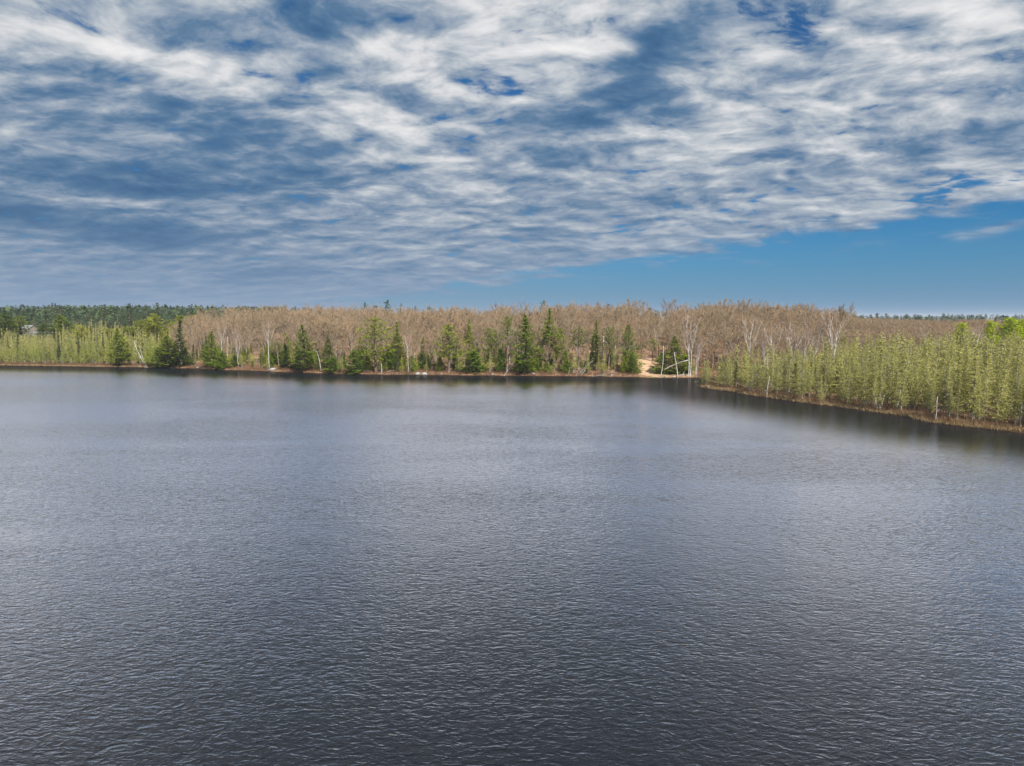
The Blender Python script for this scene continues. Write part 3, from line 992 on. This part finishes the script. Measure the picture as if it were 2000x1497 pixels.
for i, (v, px, by, ty, label) in enumerate(BIRCH):
    if not label:
        continue
    pr = P['birch'][v]
    x, y, z = hit(px, by)
    dep = math.hypot(x, y)
    r = ray(px, ty)
    H = CAMH + r.z / math.hypot(r.x, r.y) * dep - z
    s = H / pr.H
    plant('birch_tree', pr, x, y, z - .1, s * (.85 if px < 1450 else 1.0), s, i * 1.7 + .4, label, 'birch', 'white birches', tilt=(0, R(-5)) if px == 1358 else (0, 0))


def pole_mesh(name, pts, rad, stubs, seed, m):
    rs = random.Random(seed)
    g = Geo()
    g.tube(pts, rad, 7)
    P0 = [Vector(p) for p in pts]
    for _ in range(stubs):
        k = rs.randrange(1, len(P0))
        f = rs.random()
        o = P0[k - 1] + (P0[k] - P0[k - 1]) * f
        d = (rv(rs, .8) + (P0[k] - P0[k - 1]).normalized() * .6).normalized()
        l = rs.uniform(.5, 1.6)
        g.tube([o, o + d * l * .6 + Vector((0, 0, .05)), o + d * l + Vector((0, 0, .15))], [rad[k] * .5 + .015, rad[k] * .35 + .01, .012], 4)
    return g.mesh(name, [m], True)


def pole(name, a, b, r0, r1, label, cat, group, stubs=5, seed=0, m='dead', sag=0.0, za=None, zb=None, at=None):
    """a stem or log between two photo pixels that stand at the depth of the first one"""
    xa, ya, zg = hit(*(at or a))
    if at:
        q = ray(*a)
        k = math.hypot(xa, ya) / math.hypot(q.x, q.y)
        xa, ya, za = q.x * k, q.y * k, CAMH + q.z * k
    za_ = zg - .15 if za is None else za
    r = ray(*b)
    t = math.hypot(xa, ya) / math.hypot(r.x, r.y)
    e = Vector((r.x * t, r.y * t, CAMH + r.z * t)) if zb is None else Vector((r.x * t, r.y * t, zb))
    o = Vector((xa, ya, za_))
    D = e - o
    pts = [Vector((0, 0, 0)) + D * f + Vector((0.02 * D.length * math.sin(f * 5 + seed), 0, -sag * math.sin(f * 3.14) * D.length)) for f in (0, .25, .5, .75, 1)]
    rad = [.72 * (r0 + (r1 - r0) * f) for f in (0, .25, .5, .75, 1)]
    ob = link(bpy.data.objects.new(name, pole_mesh(name, pts, rad, stubs, seed, M[m])))
    ob.location = o
    return tag(ob, label, cat, group)


SN = 'bleached dead stems standing by the water'
LG = 'bleached logs along the bank'
pole('dead_snag', (283, 719), (262, 667), .28, .14, 'leaning white dead birch stem at the left waterline', 'snag', SN, 5, 1, 'birch')
pole('dead_snag', (286, 719), (272, 676), .20, .10, 'thinner white stem beside the leaning dead birch at left', 'snag', SN, 4, 2, 'birch')
pole('dead_snag', (414, 718), (411, 689), .16, .08, 'short white stump pole in front of the slender pine', 'snag', SN, 3, 3)
pole('dead_snag', (445, 717), (444, 658), .20, .12, 'broken topped white birch pole left of the forked birch', 'snag', SN, 3, 4, 'birch')
pole('dead_snag', (628, 727), (619, 686), .20, .08, 'bare leaning birch stem with a forked top by the water', 'snag', SN, 6, 5)
pole('dead_snag', (745, 730), (745, 710), .22, .16, 'short pale stump beside the foot of the big open pine', 'snag', SN, 1, 6)
pole('dead_snag', (578, 700), (575, 678), .14, .1, 'short white stem on the slope behind the feathery pine', 'snag', SN, 0, 7, 'birch')
pole('dead_snag', (878, 726), (877, 661), .22, .10, 'white dead trunk in front of the ragged open pine', 'snag', SN, 8, 8)
pole('dead_snag', (1180, 714), (1178, 657), .36, .30, 'thick white birch snag with a broken top', 'snag', SN, 2, 9, 'birch')
pole('dead_snag', (1198, 712), (1202, 674), .22, .14, 'white leaning birch stem right of the thick snag', 'snag', SN, 3, 10, 'birch')
pole('dead_snag', (1203, 712), (1200, 690), .16, .08, 'short white stem at the foot of the leaning birch stem', 'snag', SN, 1, 11, 'birch')
pole('dead_snag', (1291, 736), (1297, 676), .24, .12, 'white pole at the water in front of the lime green pine', 'snag', SN, 3, 12, 'birch')
pole('dead_snag', (1323, 737), (1318, 688), .24, .18, 'white pole crossed by the big leaning log', 'snag', SN, 1, 13, 'birch')
pole('dead_snag', (1463, 769), (1469, 732), .22, .08, 'bleached forked snag leaning at the edge of the right point', 'snag', SN, 9, 14)
pole('dead_snag', (1497, 776), (1503, 735), .17, .09, 'pale trunk standing at the very edge of the right shore', 'snag', SN, 4, 15)
pole('dead_snag', (1716, 804), (1706, 770), .16, .05, 'left arm of the splayed bleached snag on the right shore', 'snag', SN, 9, 16)
pole('dead_snag', (1718, 804), (1727, 772), .16, .05, 'right arm of the splayed bleached snag on the right shore', 'snag', SN, 9, 17)
pole('dead_snag', (1750, 803), (1760, 761), .15, .07, 'leaning bare pole right of the splayed snag', 'snag', SN, 2, 18)
pole('dead_snag', (1826, 824), (1832, 775), .16, .09, 'slightly crooked pale trunk at the right waterline', 'snag', SN, 5, 19)
pole('dead_snag', (1853, 820), (1854, 768), .18, .10, 'straight pale trunk right of the crooked one at the right waterline', 'snag', SN, 5, 20)
pole('dead_snag', (1993, 838), (1996, 790), .22, .13, 'thick pale trunk at the right edge of the picture', 'snag', SN, 4, 21)
pole('fallen_log', (1299, 722), (1345, 704), .16, .32, 'big bleached log propped up across the white pole', 'log', LG, 3, 30, sag=-.06, at=(1322, 737.6))
pole('fallen_log', (1314, 737), (1337, 731), .26, .20, 'bleached log lying on the shore beside the landing', 'log', LG, 3, 31)
pole('fallen_log', (984, 734), (1001, 713), .22, .10, 'bleached log leaning from the water up to the bank left of the largest pine', 'log', LG, 5, 32)
pole('fallen_log', (1128, 733), (1157, 705), .16, .07, 'thin leaning dead pole rising from the driftwood tangle', 'log', LG, 5, 33)
pole('fallen_log', (1134, 734), (1143, 723), .22, .16, 'short thick driftwood log leaning in the tangle', 'log', LG, 4, 34)
pole('fallen_log', (1126, 734), (1130, 718), .14, .08, 'upright driftwood stub at the left of the tangle', 'log', LG, 4, 35)
pole('fallen_log', (1110, 734), (1113, 719), .12, .06, 'bare stub left of the driftwood tangle', 'log', LG, 3, 36)
pole('fallen_log', (1155, 735), (1180, 733), .20, .16, 'low driftwood log lying along the water left of the root pile', 'log', LG, 5, 37)
pole('fallen_log', (1173, 735), (1198, 727), .24, .10, 'dark upturned root pile by the water left of the landing', 'log', LG, 14, 38, 'bark')
pole('fallen_log', (753, 729), (772, 724), .14, .10, 'thin curved log on the bank right of the big open pine', 'log', LG, 3, 39, 'bark', -.12)
pole('fallen_log', (508, 717), (505, 707), .14, .06, 'small forked driftwood stub on the bank below the spreading birch', 'log', LG, 4, 40)
pole('fallen_log', (1462, 769), (1478, 728), .12, .05, 'thin dark pole leaning right at the edge of the right point', 'log', LG, 4, 41, 'bark')


def boulder(px, py, wpx, label, seed, flat=.55):
    rs = random.Random(seed)
    import bmesh
    bm = bmesh.new()
    bmesh.ops.create_icosphere(bm, subdivisions=2, radius=1)
    ph = [rs.uniform(0, 6) for _ in range(6)]
    for v in bm.verts:
        c = v.co
        k = 1 + .16 * math.sin(2.3 * c.x + ph[0]) + .14 * math.sin(2.9 * c.y + ph[1]) + .10 * math.sin(4.1 * c.z + 2 * c.x + ph[2]) + rs.uniform(-.05, .05)
        v.co = Vector((c.x * k, c.y * k * .8, c.z * k * flat))
    me = bpy.data.meshes.new('boulder')
    bm.to_mesh(me); bm.free()
    me.materials.append(M['rock'])
    x, y, z = hit(px, py)
    s = wpx * .5 * math.hypot(x, y) / F
    o = link(bpy.data.objects.new('boulder', me))
    o.location = (x, y, z + s * flat * .25)
    o.scale = (s, s, s)
    o.rotation_euler = (0, 0, rs.uniform(-.5, .5))
    tag(o, label, 'boulder', 'pale boulders at the waterline')


for i, (px, py, w, label) in enumerate([
        (531, 724, 15, 'wide flat pale boulder at the waterline below the small round fir'),
        (434, 721, 6, 'small pale rock at the water below the low bushy fir'),
        (388, 719, 7, 'flat pale rock on the bank left of the slender pine'),
        (815, 731.5, 12, 'left one of the two large white boulders at the waterline'),
        (829, 731.5, 12, 'right one of the two large white boulders at the waterline'),
        (766, 731, 5, 'small white rock right of the big open pine'),
        (862, 731, 5, 'small white rock below the ragged open pine'),
        (808, 728, 4, 'little pale rock above the two white boulders'),
        (709, 727, 10, 'pale flat rock on the bank left of the big open pine'),
        (1042, 732, 8, 'pale rock at the foot of the largest full pine'),
        (1195, 734, 7, 'white rounded rock at the end of the root pile'),
        (1343, 735, 7, 'pale rock at the foot of the tall curved birch'),
        (962, 733, 6, 'pale rock at the waterline left of the leaning log'),
        (1384, 757, 7, 'pale rock near the tip of the right hand point'),
        (1300, 736, 5, 'small pale rock at the foot of the white pole'),
        (668, 730, 5, 'pale rock below the yellow green fir'),
        (640, 728, 4, 'tiny pale rock below the narrow green pine')]):
    boulder(px, py, w, label, 200 + i, .45 if w > 9 else .6)


# houses at far left -------------------------------------------------------
def box(g, x0, x1, y0, y1, z0, z1):
    c = [(x, y, z) for z in (z0, z1) for y in (y0, y1) for x in (x0, x1)]
    b = g.n
    g.v += c; g.n += 8
    for q in ((0, 1, 5, 4), (1, 3, 7, 5), (3, 2, 6, 7), (2, 0, 4, 6), (4, 5, 7, 6), (1, 0, 2, 3)):
        g.t += [(b + q[0], b + q[1], b + q[2]), (b + q[0], b + q[2], b + q[3])]; g.tint += [.5, .5]


def house(px, ytop, dep, W, D, wall, rise, rot, label):
    r = ray(px, ytop)
    t = dep / math.hypot(r.x, r.y)
    x, y, zt = r.x * t, r.y * t, CAMH + r.z * t
    z = zt - wall - rise
    zg = tz(x, y)
    e = link(bpy.data.objects.new('house', None))
    e.location = (x, y, z); e.rotation_euler = (0, 0, rot)
    tag(e, label, 'house', 'houses behind the left shore')
    g = Geo(); box(g, -W / 2, W / 2, -D / 2, D / 2, min(0, zg - z) - .5, wall)
    b = g.n
    g.v += [(-W / 2, -D / 2, wall), (-W / 2, D / 2, wall), (-W / 2, 0, wall + rise * .97), (W / 2, -D / 2, wall), (W / 2, D / 2, wall), (W / 2, 0, wall + rise * .97)]
    g.n += 6; g.t += [(b, b + 2, b + 1), (b + 3, b + 4, b + 5)]; g.tint += [.5, .5]
    link(bpy.data.objects.new('wall', g.mesh('house_wall', [M['siding']])), e)
    for s in (-1, 1):
        g = Geo()
        o = .45
        k = D / 2 + o
        zl = wall - rise * o / (D / 2)
        A = [(-W / 2 - o, 0, wall + rise), (W / 2 + o, 0, wall + rise), (W / 2 + o, s * k, zl), (-W / 2 - o, s * k, zl)]
        g.v += A + [(p[0], p[1], p[2] + .18) for p in A]; g.n += 8
        for q in ((0, 1, 2, 3), (4, 5, 6, 7), (0, 1, 5, 4), (1, 2, 6, 5), (2, 3, 7, 6), (3, 0, 4, 7)):
            g.t += [(q[0], q[1], q[2]), (q[0], q[2], q[3])]; g.tint += [.5, .5]
        link(bpy.data.objects.new('roof', g.mesh('house_roof', [M['roof']])), e)
    for i in range(3):
        xx = -W * .32 + i * W * .32
        g = Geo(); box(g, xx - .55, xx + .55, -D / 2 - .06, -D / 2 + .02, wall * .35, wall * .78)
        wn = link(bpy.data.objects.new('window', g.mesh('house_window', [M['trim']])), e)
        g = Geo(); box(g, xx - .45, xx + .45, -D / 2 - .09, -D / 2 - .05, wall * .38, wall * .75)
        link(bpy.data.objects.new('pane', g.mesh('window_pane', [M['glass']])), wn)


house(86, 648.5, 540, 12, 9, 3.0, 2.6, R(6), 'house with a low grey roof above the left tamaracks')
house(57, 636, 570, 6, 7, 4.2, 2.2, R(-14), 'smaller pale house further back left of the low grey roof')

# ------------------------------------------------------------------ stands of alike trees
def scatter(x0, x1, y0, y1, step, jit=.48, seed=1):
    r = np.random.default_rng(seed)
    xs = np.arange(x0, x1, step); ys = np.arange(y0, y1, step)
    A, B = np.meshgrid(xs, ys)
    A = A + (np.arange(len(ys)) % 2)[:, None] * step * .5
    A = A + r.uniform(-jit, jit, A.shape) * step
    B = B + r.uniform(-jit, jit, B.shape) * step
    return A.ravel(), B.ravel(), r


def lerp_pts(px, pts):
    return np.interp(px, [p[0] for p in pts], [p[1] for p in pts])


def regions(x, y):
    d = shore_d(x, y)
    z = terrain(x, y)
    px, py = project(x, y, z)
    dep = np.hypot(x, y)
    back_r = lerp_pts(px, [(1355, 235), (1372, 262), (1420, 272), (1500, 290), (1600, 330), (1700, 400), (2000, 470), (2200, 480)])
    right = (px > 1362) & (dep < back_r) & (d > 0.9)
    left = (px < 340) & (d > 2.0) & (d < lerp_pts(px, [(0, 120), (200, 110), (300, 75), (340, 10)])) & (dep > 300)
    return d, z, px, py, dep, right, left


SKYL = np.full(260, 5000.0)


def seen(x, y, z, h, w, margin=5.0, lap=.08):
    """near to far: which trees rise above what already stands in front of them"""
    px_, top_ = project(x, y, z + h)
    _, bot_ = project(x, y, z)
    out = np.zeros(len(x), bool)
    for i in np.argsort(np.hypot(x, y)):
        b0 = int(np.clip((px_[i] + 80 - F * w / y[i]) / 8.5, 0, 259)); b1 = int(np.clip((px_[i] + 80 + F * w / y[i]) / 8.5, 0, 259))
        if top_[i] < SKYL[b0:b1 + 1].max() + margin:
            out[i] = True
            SKYL[b0:b1 + 1] = np.minimum(SKYL[b0:b1 + 1], top_[i] + lap * (bot_[i] - top_[i]))
    return out


# tamaracks
x, y, r = scatter(-420, 330, 100, 520, 3.35, seed=3)
d, z, px, py, dep, right, left = regions(x, y)
vis = (px > -60) & (px < 2080)
keep = (right | left) & vis
keep &= ~(right & (d < 3.0) & (r.random(len(x)) < .2))
keep &= ~((dep > 260) & (px > 400) & (r.random(len(x)) < .35))
x, y, z, d, px, dep, left = (a[keep] for a in (x, y, z, d, px, dep, left))
order = np.argsort(dep)
x, y, z, d, px, dep, left = (a[order] for a in (x, y, z, d, px, dep, left))
Hh = np.clip(r.normal(13.4, 3.0, len(x)) + 1.5 * np.sin(x * .21) * np.sin(y * .17), 6, 19) * np.where(d < 6, .8, 1) * np.where(left, .95, 1)
rows = lerp_pts(px, [(0, 648), (200, 640), (330, 648), (1362, 690), (1420, 684), (1500, 690), (1600, 684), (1660, 668), (1720, 652), (1850, 648), (2000, 636)]) + r.normal(0, 13, len(x))
capz = CAMH - (rows - YH) / F * y - z
Hh = np.where(capz > 5.5, np.minimum(Hh, capz), Hh * .55)
# low growth in front of the two houses
cap = np.where((px > 40) & (px < 112) & left, (CAMH - (653 - YH) / F * y) - z, 99)
Hh = np.minimum(Hh, np.maximum(cap, 4))
ok = seen(x, y, z, Hh, 1.2, 1, .12)
x, y, z, d, px, dep, left, Hh = (a[ok] for a in (x, y, z, d, px, dep, left, Hh))
low_l = [[thin(p.T.arrays(), .7, 1.1, i), thin(p.C.arrays(), .32, 1.65, i)] for i, p in enumerate(P['larch'])]
front_r = [i for i in range(len(x)) if not left[i]][:215]
front_l = sorted([i for i in range(len(x)) if left[i]], key=lambda i: d[i])[:85]
single = set(front_r) | set(front_l)
def nth(n):
    return '%d%s' % (n, 'th' if 10 <= n % 100 <= 20 else {1: 'st', 2: 'nd', 3: 'rd'}.get(n % 10, 'th'))


row_r = {i: n + 1 for n, i in enumerate(sorted([i for i in single if not left[i] and d[i] < 6], key=lambda i: px[i]))}
row_l = {i: n + 1 for n, i in enumerate(sorted([i for i in single if left[i] and d[i] < 6], key=lambda i: px[i]))}
items = []
for i in range(len(x)):
    k = int(r.integers(len(P['larch'])))
    s = Hh[i] / 14
    sx = s * r.uniform(.7, 1.3)
    rot = r.uniform(0, 6.28)
    if i in single:
        if i in row_l:
            lab, grp = 'pale tamarack at the left waterline, %s from the left edge of the picture' % nth(row_l[i]), 'tamaracks on the left shore'
        elif left[i]:
            lab, grp = 'pale green tamarack inside the left stand behind its front row', 'tamaracks on the left shore'
        elif d[i] < 6:
            lab, grp = 'slim tamarack in the front row of the right shore, %s from the point' % nth(row_r[i]), 'tamaracks lining the right shore'
        else:
            lab, grp = 'pale olive tamarack inside the dense stand behind the right shore', 'tamaracks behind the right shore'
        plant('tamarack_tree', P['larch_green' if left[i] else 'larch'][k], x[i], y[i], z[i] - .1, sx, s, rot, lab, 'tamarack', grp, tilt=(r.normal(0, .035), r.normal(0, .035)))
    else:
        items.append((k, x[i], y[i], z[i] - .1, sx, s, rot, float(np.clip(r.normal(.5, .25), 0, 1))))
if items:
    mass('tamarack_forest', items, low_l, [M['larch_bark'], M['larch_mass']], 'rear mass of pale tamaracks behind the shores', 'forest')

# leafless hardwoods on the hill and behind the tamaracks
x, y, r = scatter(-420, 620, 215, 760, 5.7, seed=4)
d, z, px, py, dep, right, left = regions(x, y)
keep = (d > 9) & ~right & ~left & (px > -60) & (px < 2080) & (dep > 240)
keep &= ~(px < 338) & ~((px < 560) & (dep > lerp_pts(px, [(338, 455), (450, 500), (560, 640)])))
keep &= ~((np.abs(px - 1270) < 30) & (d < 42))                       # the open landing
keep &= ~((px > 1362) & (px < 1385) & (d < 24) & (dep < 320))
keep &= (r.random(len(x)) < np.where(d < 22, .55, np.where(dep > 560, .75, 1)))
top = z + 17
_, pyt = project(x, y, top)
keep &= dep < 720
x, y, z, d, px, dep = (a[keep] for a in (x, y, z, d, px, dep))
order = np.argsort(dep + r.uniform(0, 60, len(x)))
x, y, z, d, px, dep = (a[order] for a in (x, y, z, d, px, dep))
ok = seen(x, y, z, np.full(len(x), 15.0), 2.4, 0, .05)
x, y, z, d, px, dep = (a[ok] for a in (x, y, z, d, px, dep))
low_w = [[thin(p.T.arrays(), .7, 1.1, i), thin(p.C.arrays(), .5, 1.28, i)] for i, p in enumerate(P['wood'])]
low_w += [[thin(p.T.arrays(), .45, 1.2, i), thin(p.C.arrays(), .38, 1.32, i)] for i, p in enumerate(P['wood'])]
items = []
for i in range(len(x)):
    k = int(r.integers(len(P['wood'])))
    H = float(np.clip(r.normal(15.4, 2.4) + 2.8 * math.sin(x[i] * .07 + 1.3) * math.sin(y[i] * .06), 10, 21)) * (.8 if d[i] < 20 else 1)
    if px[i] > 1655:
        H = min(H, 14.5 + r.uniform(-1, 1))
    s = H / 17
    rot = r.uniform(0, 6.28)
    if i < 290:
        lab = ('leafless tan tree on the hill slope behind the shoreline pines' if px[i] < 1380 else 'leafless brown tree behind the birch clump and tamaracks')
        plant('bare_tree', P['wood'][k], x[i], y[i], z[i] - .2, s * r.uniform(.9, 1.15), s, rot, lab, 'bare tree',
              'leafless trees on the hill' if px[i] < 1380 else 'leafless trees behind the right stand')
    else:
        items.append((k + (8 if dep[i] > 400 else 0), x[i], y[i], z[i] - .2, s * r.uniform(.95, 1.2), s, rot, float(np.clip(r.normal(.5, .28), 0, 1))))
mass('bare_hardwood_forest', items, low_w, [M['bark'], M['wood_mass']], 'brown leafless hardwood canopy covering the low hill', 'forest')

# large bare crowns on the skyline
for i, (px_, ty, dp, lab) in enumerate([
        (1228, 585, 410, 'large bare crown on the skyline right of the lone dark pine top'),
        (1254, 589, 415, 'smaller bare crown just right of the large skyline crown'),
        (1310, 587, 415, 'wide bare crown on the skyline above the landing'),
        (1408, 584, 420, 'dark bare crown on the skyline above the tall curved birch'),
        (1452, 586, 420, 'domed bare crown at the right end of the high skyline'),
        (1130, 592, 430, 'low domed bare crown on the skyline above the driftwood tangle'),
        (1575, 599, 380, 'bare crown on the skyline above the birch clump'),
        (1640, 600, 380, 'spreading bare crown at the right end of the brown skyline')]):
    rr = ray(px_, ty)
    t = dp / math.hypot(rr.x, rr.y)
    xx, yy, zt = rr.x * t, rr.y * t, CAMH + rr.z * t
    zg = tz(xx, yy)
    pr = P['wood'][i % 8]
    s = (zt - zg) / pr.H
    plant('bare_tree', pr, xx, yy, zg - .2, s * 1.05, s, i * .9, lab, 'bare tree', 'large bare crowns on the skyline')

# bright aspens
for px_, by, ty, hw, lab in [(1876, 713, 630, 11, 'single lime green aspen between bare trees right of centre in the right stand'),
                             (1931, 713, 626, 11, 'lime green aspen left of the large lime clump at far right'),
                             (1968, 713, 620, 17, 'largest lime green aspen at the far right above the tamaracks'),
                             (1996, 713, 623, 13, 'lime green aspen cut by the right edge of the picture'),
                             (1942, 718, 655, 7, 'low lime green aspen below the large lime clump')]:
    xx, yy, zz_ = hit(px_, by, 300)
    dp = math.hypot(xx, yy)
    rr = ray(px_, ty)
    H = CAMH + rr.z / math.hypot(rr.x, rr.y) * dp - zz_
    pr = P['aspen'][int(px_) % 2]
    wid = max(abs(v[0]) for v in pr.C.v)
    plant('aspen_tree', pr, xx, yy, zz_, hw * dp / F * 1.6 / wid, H / pr.H, px_ * .1, lab, 'aspen', 'lime green aspens')

# small spruces among the left tamaracks and dark understorey on the bank
x, y, r = scatter(-330, 150, 230, 440, 6.0, seed=6)
d, z, px, py, dep, right, left = regions(x, y)
kl = left & (d > 5) & (px > -20)
ku = (px > 330) & (px < 1245) & (d > 4.5) & (d < 36)
ka = (kl & (r.random(len(x)) < .62)) | (ku & (r.random(len(x)) < np.where(d < 20, .62, .4)))
for i in np.nonzero(ka)[0]:
    pr = P['spruce'][i % 3] if kl[i] or r.random() < .4 else P['bush_fir'][i % 3]
    if not kl[i] and r.random() < .3:
        pr = P['pine_full'][i % 3]
    H = r.uniform(12.5, 16.5) if kl[i] else float(np.clip(r.gamma(4, 1.8), 3.5, 14))
    if kl[i] and 40 < px[i] < 112:
        H = min(H, 7)
    s = H / pr.H
    sx = s * (r.uniform(.55, .8) if kl[i] else r.uniform(.9, 1.2))
    nm = 'spruce_tree' if pr in P['spruce'] else ('fir_tree' if pr in P['bush_fir'] else 'young_pine')
    if nm == 'young_pine':
        s = max(H, 8) / pr.H
        sx = s * 1.1
    plant(nm, pr, x[i], y[i], z[i] - .1, sx, s, r.uniform(0, 6.28),
          ('narrow dark spruce among the left tamaracks' if kl[i] else ('young dark spruce on the shaded slope behind the bank' if nm[0] == 's' else ('young green fir on the slope behind the bank' if nm[0] == 'f' else 'young feathery pine on the slope behind the bank'))),
          {'s': 'spruce', 'f': 'fir', 'y': 'pine'}[nm[0]], 'spruces in the left stand' if kl[i] else 'young evergreens on the slope')

# budding saplings fill the fringe of the far bank
sap = [Proto('sapling', larch(160 + q, 9, 1.9, .25), M['larch_bark'], M['gold'] if q == 0 else M['larch'], 9) for q in range(3)]
x, y, r = scatter(-200, 75, 270, 360, 6.5, seed=16)
d, z, px, py, dep, right, left = regions(x, y)
ks = (px > 345) & (px < 1240) & (d > 2.0) & (d < 26) & (r.random(len(x)) < .8)
for n_, i in enumerate(np.nonzero(ks)[0]):
    s = r.uniform(5, 11) / 9
    plant('budding_sapling', sap[n_ % 3], x[i], y[i], z[i] - .1, s * r.uniform(.8, 1.3), s, r.uniform(0, 6.28), 'budding yellow green sapling between the pines of the far bank',
          'sapling', 'saplings on the far bank', tilt=(r.normal(0, .05), r.normal(0, .05)))
for n_, (px_, by, ty, lab) in enumerate([
        (455, 640, 612, 'dark pine top in the brown canopy above the forked birch'), (640, 640, 612, 'dark pine top in the brown canopy above the narrow green pine'),
        (845, 645, 618, 'green pine top inside the brown canopy right of the big open pine'), (1005, 640, 606, 'green pine top in the canopy behind the largest full pine'),
        (1240, 640, 604, 'green pine top in the canopy above the leaning open pine'), (1420, 640, 603, 'dark pine top in the canopy left of the right hand birch clump'),
        (1672, 665, 622, 'dark round pine at the right end of the brown hill'), (1660, 690, 640, 'dark pine tucked below the end of the brown hill')]):
    xx, yy, zz_ = hit(px_, by, 330)
    rr = ray(px_, ty)
    H = CAMH + rr.z / math.hypot(rr.x, rr.y) * math.hypot(xx, yy) - zz_
    pr = P['pine_open'][n_ % 3]
    plant('hill_pine', pr, xx, yy, zz_, H / pr.H * .8, H / pr.H, n_ * 1.1, lab, 'pine', 'single pines in the brown canopy')

# far pines: ridge at left, low ridges along the whole horizon
low_f = [[thin(p.T.arrays(), .5, 1.2, i), thin(p.C.arrays(), .2, 2.2, i)] for i, p in enumerate(P['far_pine'])]
x, y, r = scatter(-760, -180, 520, 1150, 11, seed=7)
z = terrain(x, y)
px, py = project(x, y, z + 20)
dep = np.hypot(x, y)
keep = (px > -40) & (px < 560) & (dep > 560)
keep[keep] = seen(x[keep], y[keep], z[keep], np.full(keep.sum(), 18.0), 2.5, 1, .08)
x, y, z, px, dep = (a[keep] for a in (x, y, z, px, dep))
order = np.argsort(dep)
items = []
for n_, i in enumerate(order):
    k = int(r.integers(4)); s = r.uniform(.5, 1.2); rot = r.uniform(0, 6.28)
    if n_ < 150:
        plant('ridge_pine', P['far_pine'][k], x[i], y[i], z[i], s, s, rot, 'dark pine on the shadowed ridge behind the left shore', 'pine', 'pines on the far left ridge')
    else:
        items.append((k, x[i], y[i], z[i], s * 1.1, s, rot, float(r.random())))
x, y, r = scatter(-2600, 2600, 760, 3400, 42, seed=8)
z = terrain(x, y)
px, py = project(x, y, z + 20)
keep = (px > -60) & (px < 2060)
keep[keep] = seen(x[keep], y[keep], z[keep], np.full(keep.sum(), 18.0), 5, .5, .1)
for i in np.nonzero(keep)[0]:
    k = int(r.integers(4)); s = r.uniform(.45, 1.0) + .15 * math.sin(x[i] * .011)
    items.append((k, x[i], y[i], z[i], s * 1.9, s, r.uniform(0, 6.28), float(r.random())))
mass('far_pine_forest', items, low_f, [M['pine_bark'], M['far_mass']], 'dark green pine forest on the low far ridges', 'forest')

# ------------------------------------------------------------------ shore brush and sedge (too fine to count)
def tufts(name, sel, n, hmin, hmax, w, material, label, seed, blades=5, spread=.35):
    r = np.random.default_rng(seed)
    xs, ys = [], []
    need = n
    while need > 0:
        X = r.uniform(-270, 150, 60000); Y = r.uniform(110, 370, 60000)
        dd = shore_d(X, Y); pxx, _ = project(X, Y, 0.5)
        ok = sel(X, Y, dd, pxx, r) & (pxx > -40) & (pxx < 2060)
        xs.append(X[ok][:need]); ys.append(Y[ok][:need]); need -= len(xs[-1])
    X = np.repeat(np.concatenate(xs), blades); Y = np.repeat(np.concatenate(ys), blades)
    Z = terrain(X, Y)
    m_ = len(X)
    h = r.uniform(hmin, hmax, m_)
    az = r.uniform(0, 6.28, m_)
    ox, oy = r.normal(0, spread, m_), r.normal(0, spread, m_)
    a = np.stack([X + ox + np.cos(az) * w, Y + oy + np.sin(az) * w, Z - .05], -1)
    b = np.stack([X + ox - np.cos(az) * w, Y + oy - np.sin(az) * w, Z - .05], -1)
    c = np.stack([X + ox * 1.6 + r.normal(0, .3, m_) * h, Y + oy * 1.6 + r.normal(0, .3, m_) * h, Z + h], -1)
    V = np.stack([a, b, c], 1).reshape(-1, 3)
    T = np.arange(m_ * 3).reshape(-1, 3)
    tint = np.repeat(r.random(m_ // blades), blades) * .6 + r.random(m_) * .4
    tag(link(bpy.data.objects.new(name, np_mesh(name, V, T, [material], tint))), label, 'grass' if 'sedge' in name else 'brush', None, 'stuff')


tufts('dry_sedge', lambda X, Y, D, p, r: (p > 1360) & (D > .1) & (D < 2.6) | ((p < 330) & (D > .2) & (D < 1.5) & (r.random(len(X)) < .4)), 9000, .25, .8, .05, M['sedge'],
      'straw coloured sedge fringing the right shore and left shore', 31)
tufts('shore_brush', lambda X, Y, D, p, r: ((p > 1360) & (D > .6) & ((D < 3.2) | (r.random(len(X)) < .12) & (D < 60))) | ((p < 330) & (D > .8) & (D < 5)) | ((p > 330) & (p < 1250) & (D > .3) & (D < 22) & (r.random(len(X)) < np.where(D < 3, .5, .18))),
      16000, .4, 1.5, .05, M['brush'], 'low reddish brown brush along the banks', 32, 6, .45)


# ------------------------------------------------------------------ air between the camera and the far ridges
g = Geo(); box(g, -14000, 14000, -14000, 14000, -8, 75)
hm, N = mat('pale_air')
pv = N.n('ShaderNodeVolumePrincipled')
pv.inputs['Color'].default_value = (0.80, 0.88, 1.0, 1)
pv.inputs['Density'].default_value = 0.00008
pv.inputs['Anisotropy'].default_value = 0.0
N.t.links.new(pv.outputs[0], N.n('ShaderNodeOutputMaterial').inputs['Volume'])
hz_o = link(bpy.data.objects.new('haze', g.mesh('haze', [hm])))
tag(hz_o, 'thin pale air over the lake and the far ridges', None, None, 'stuff')
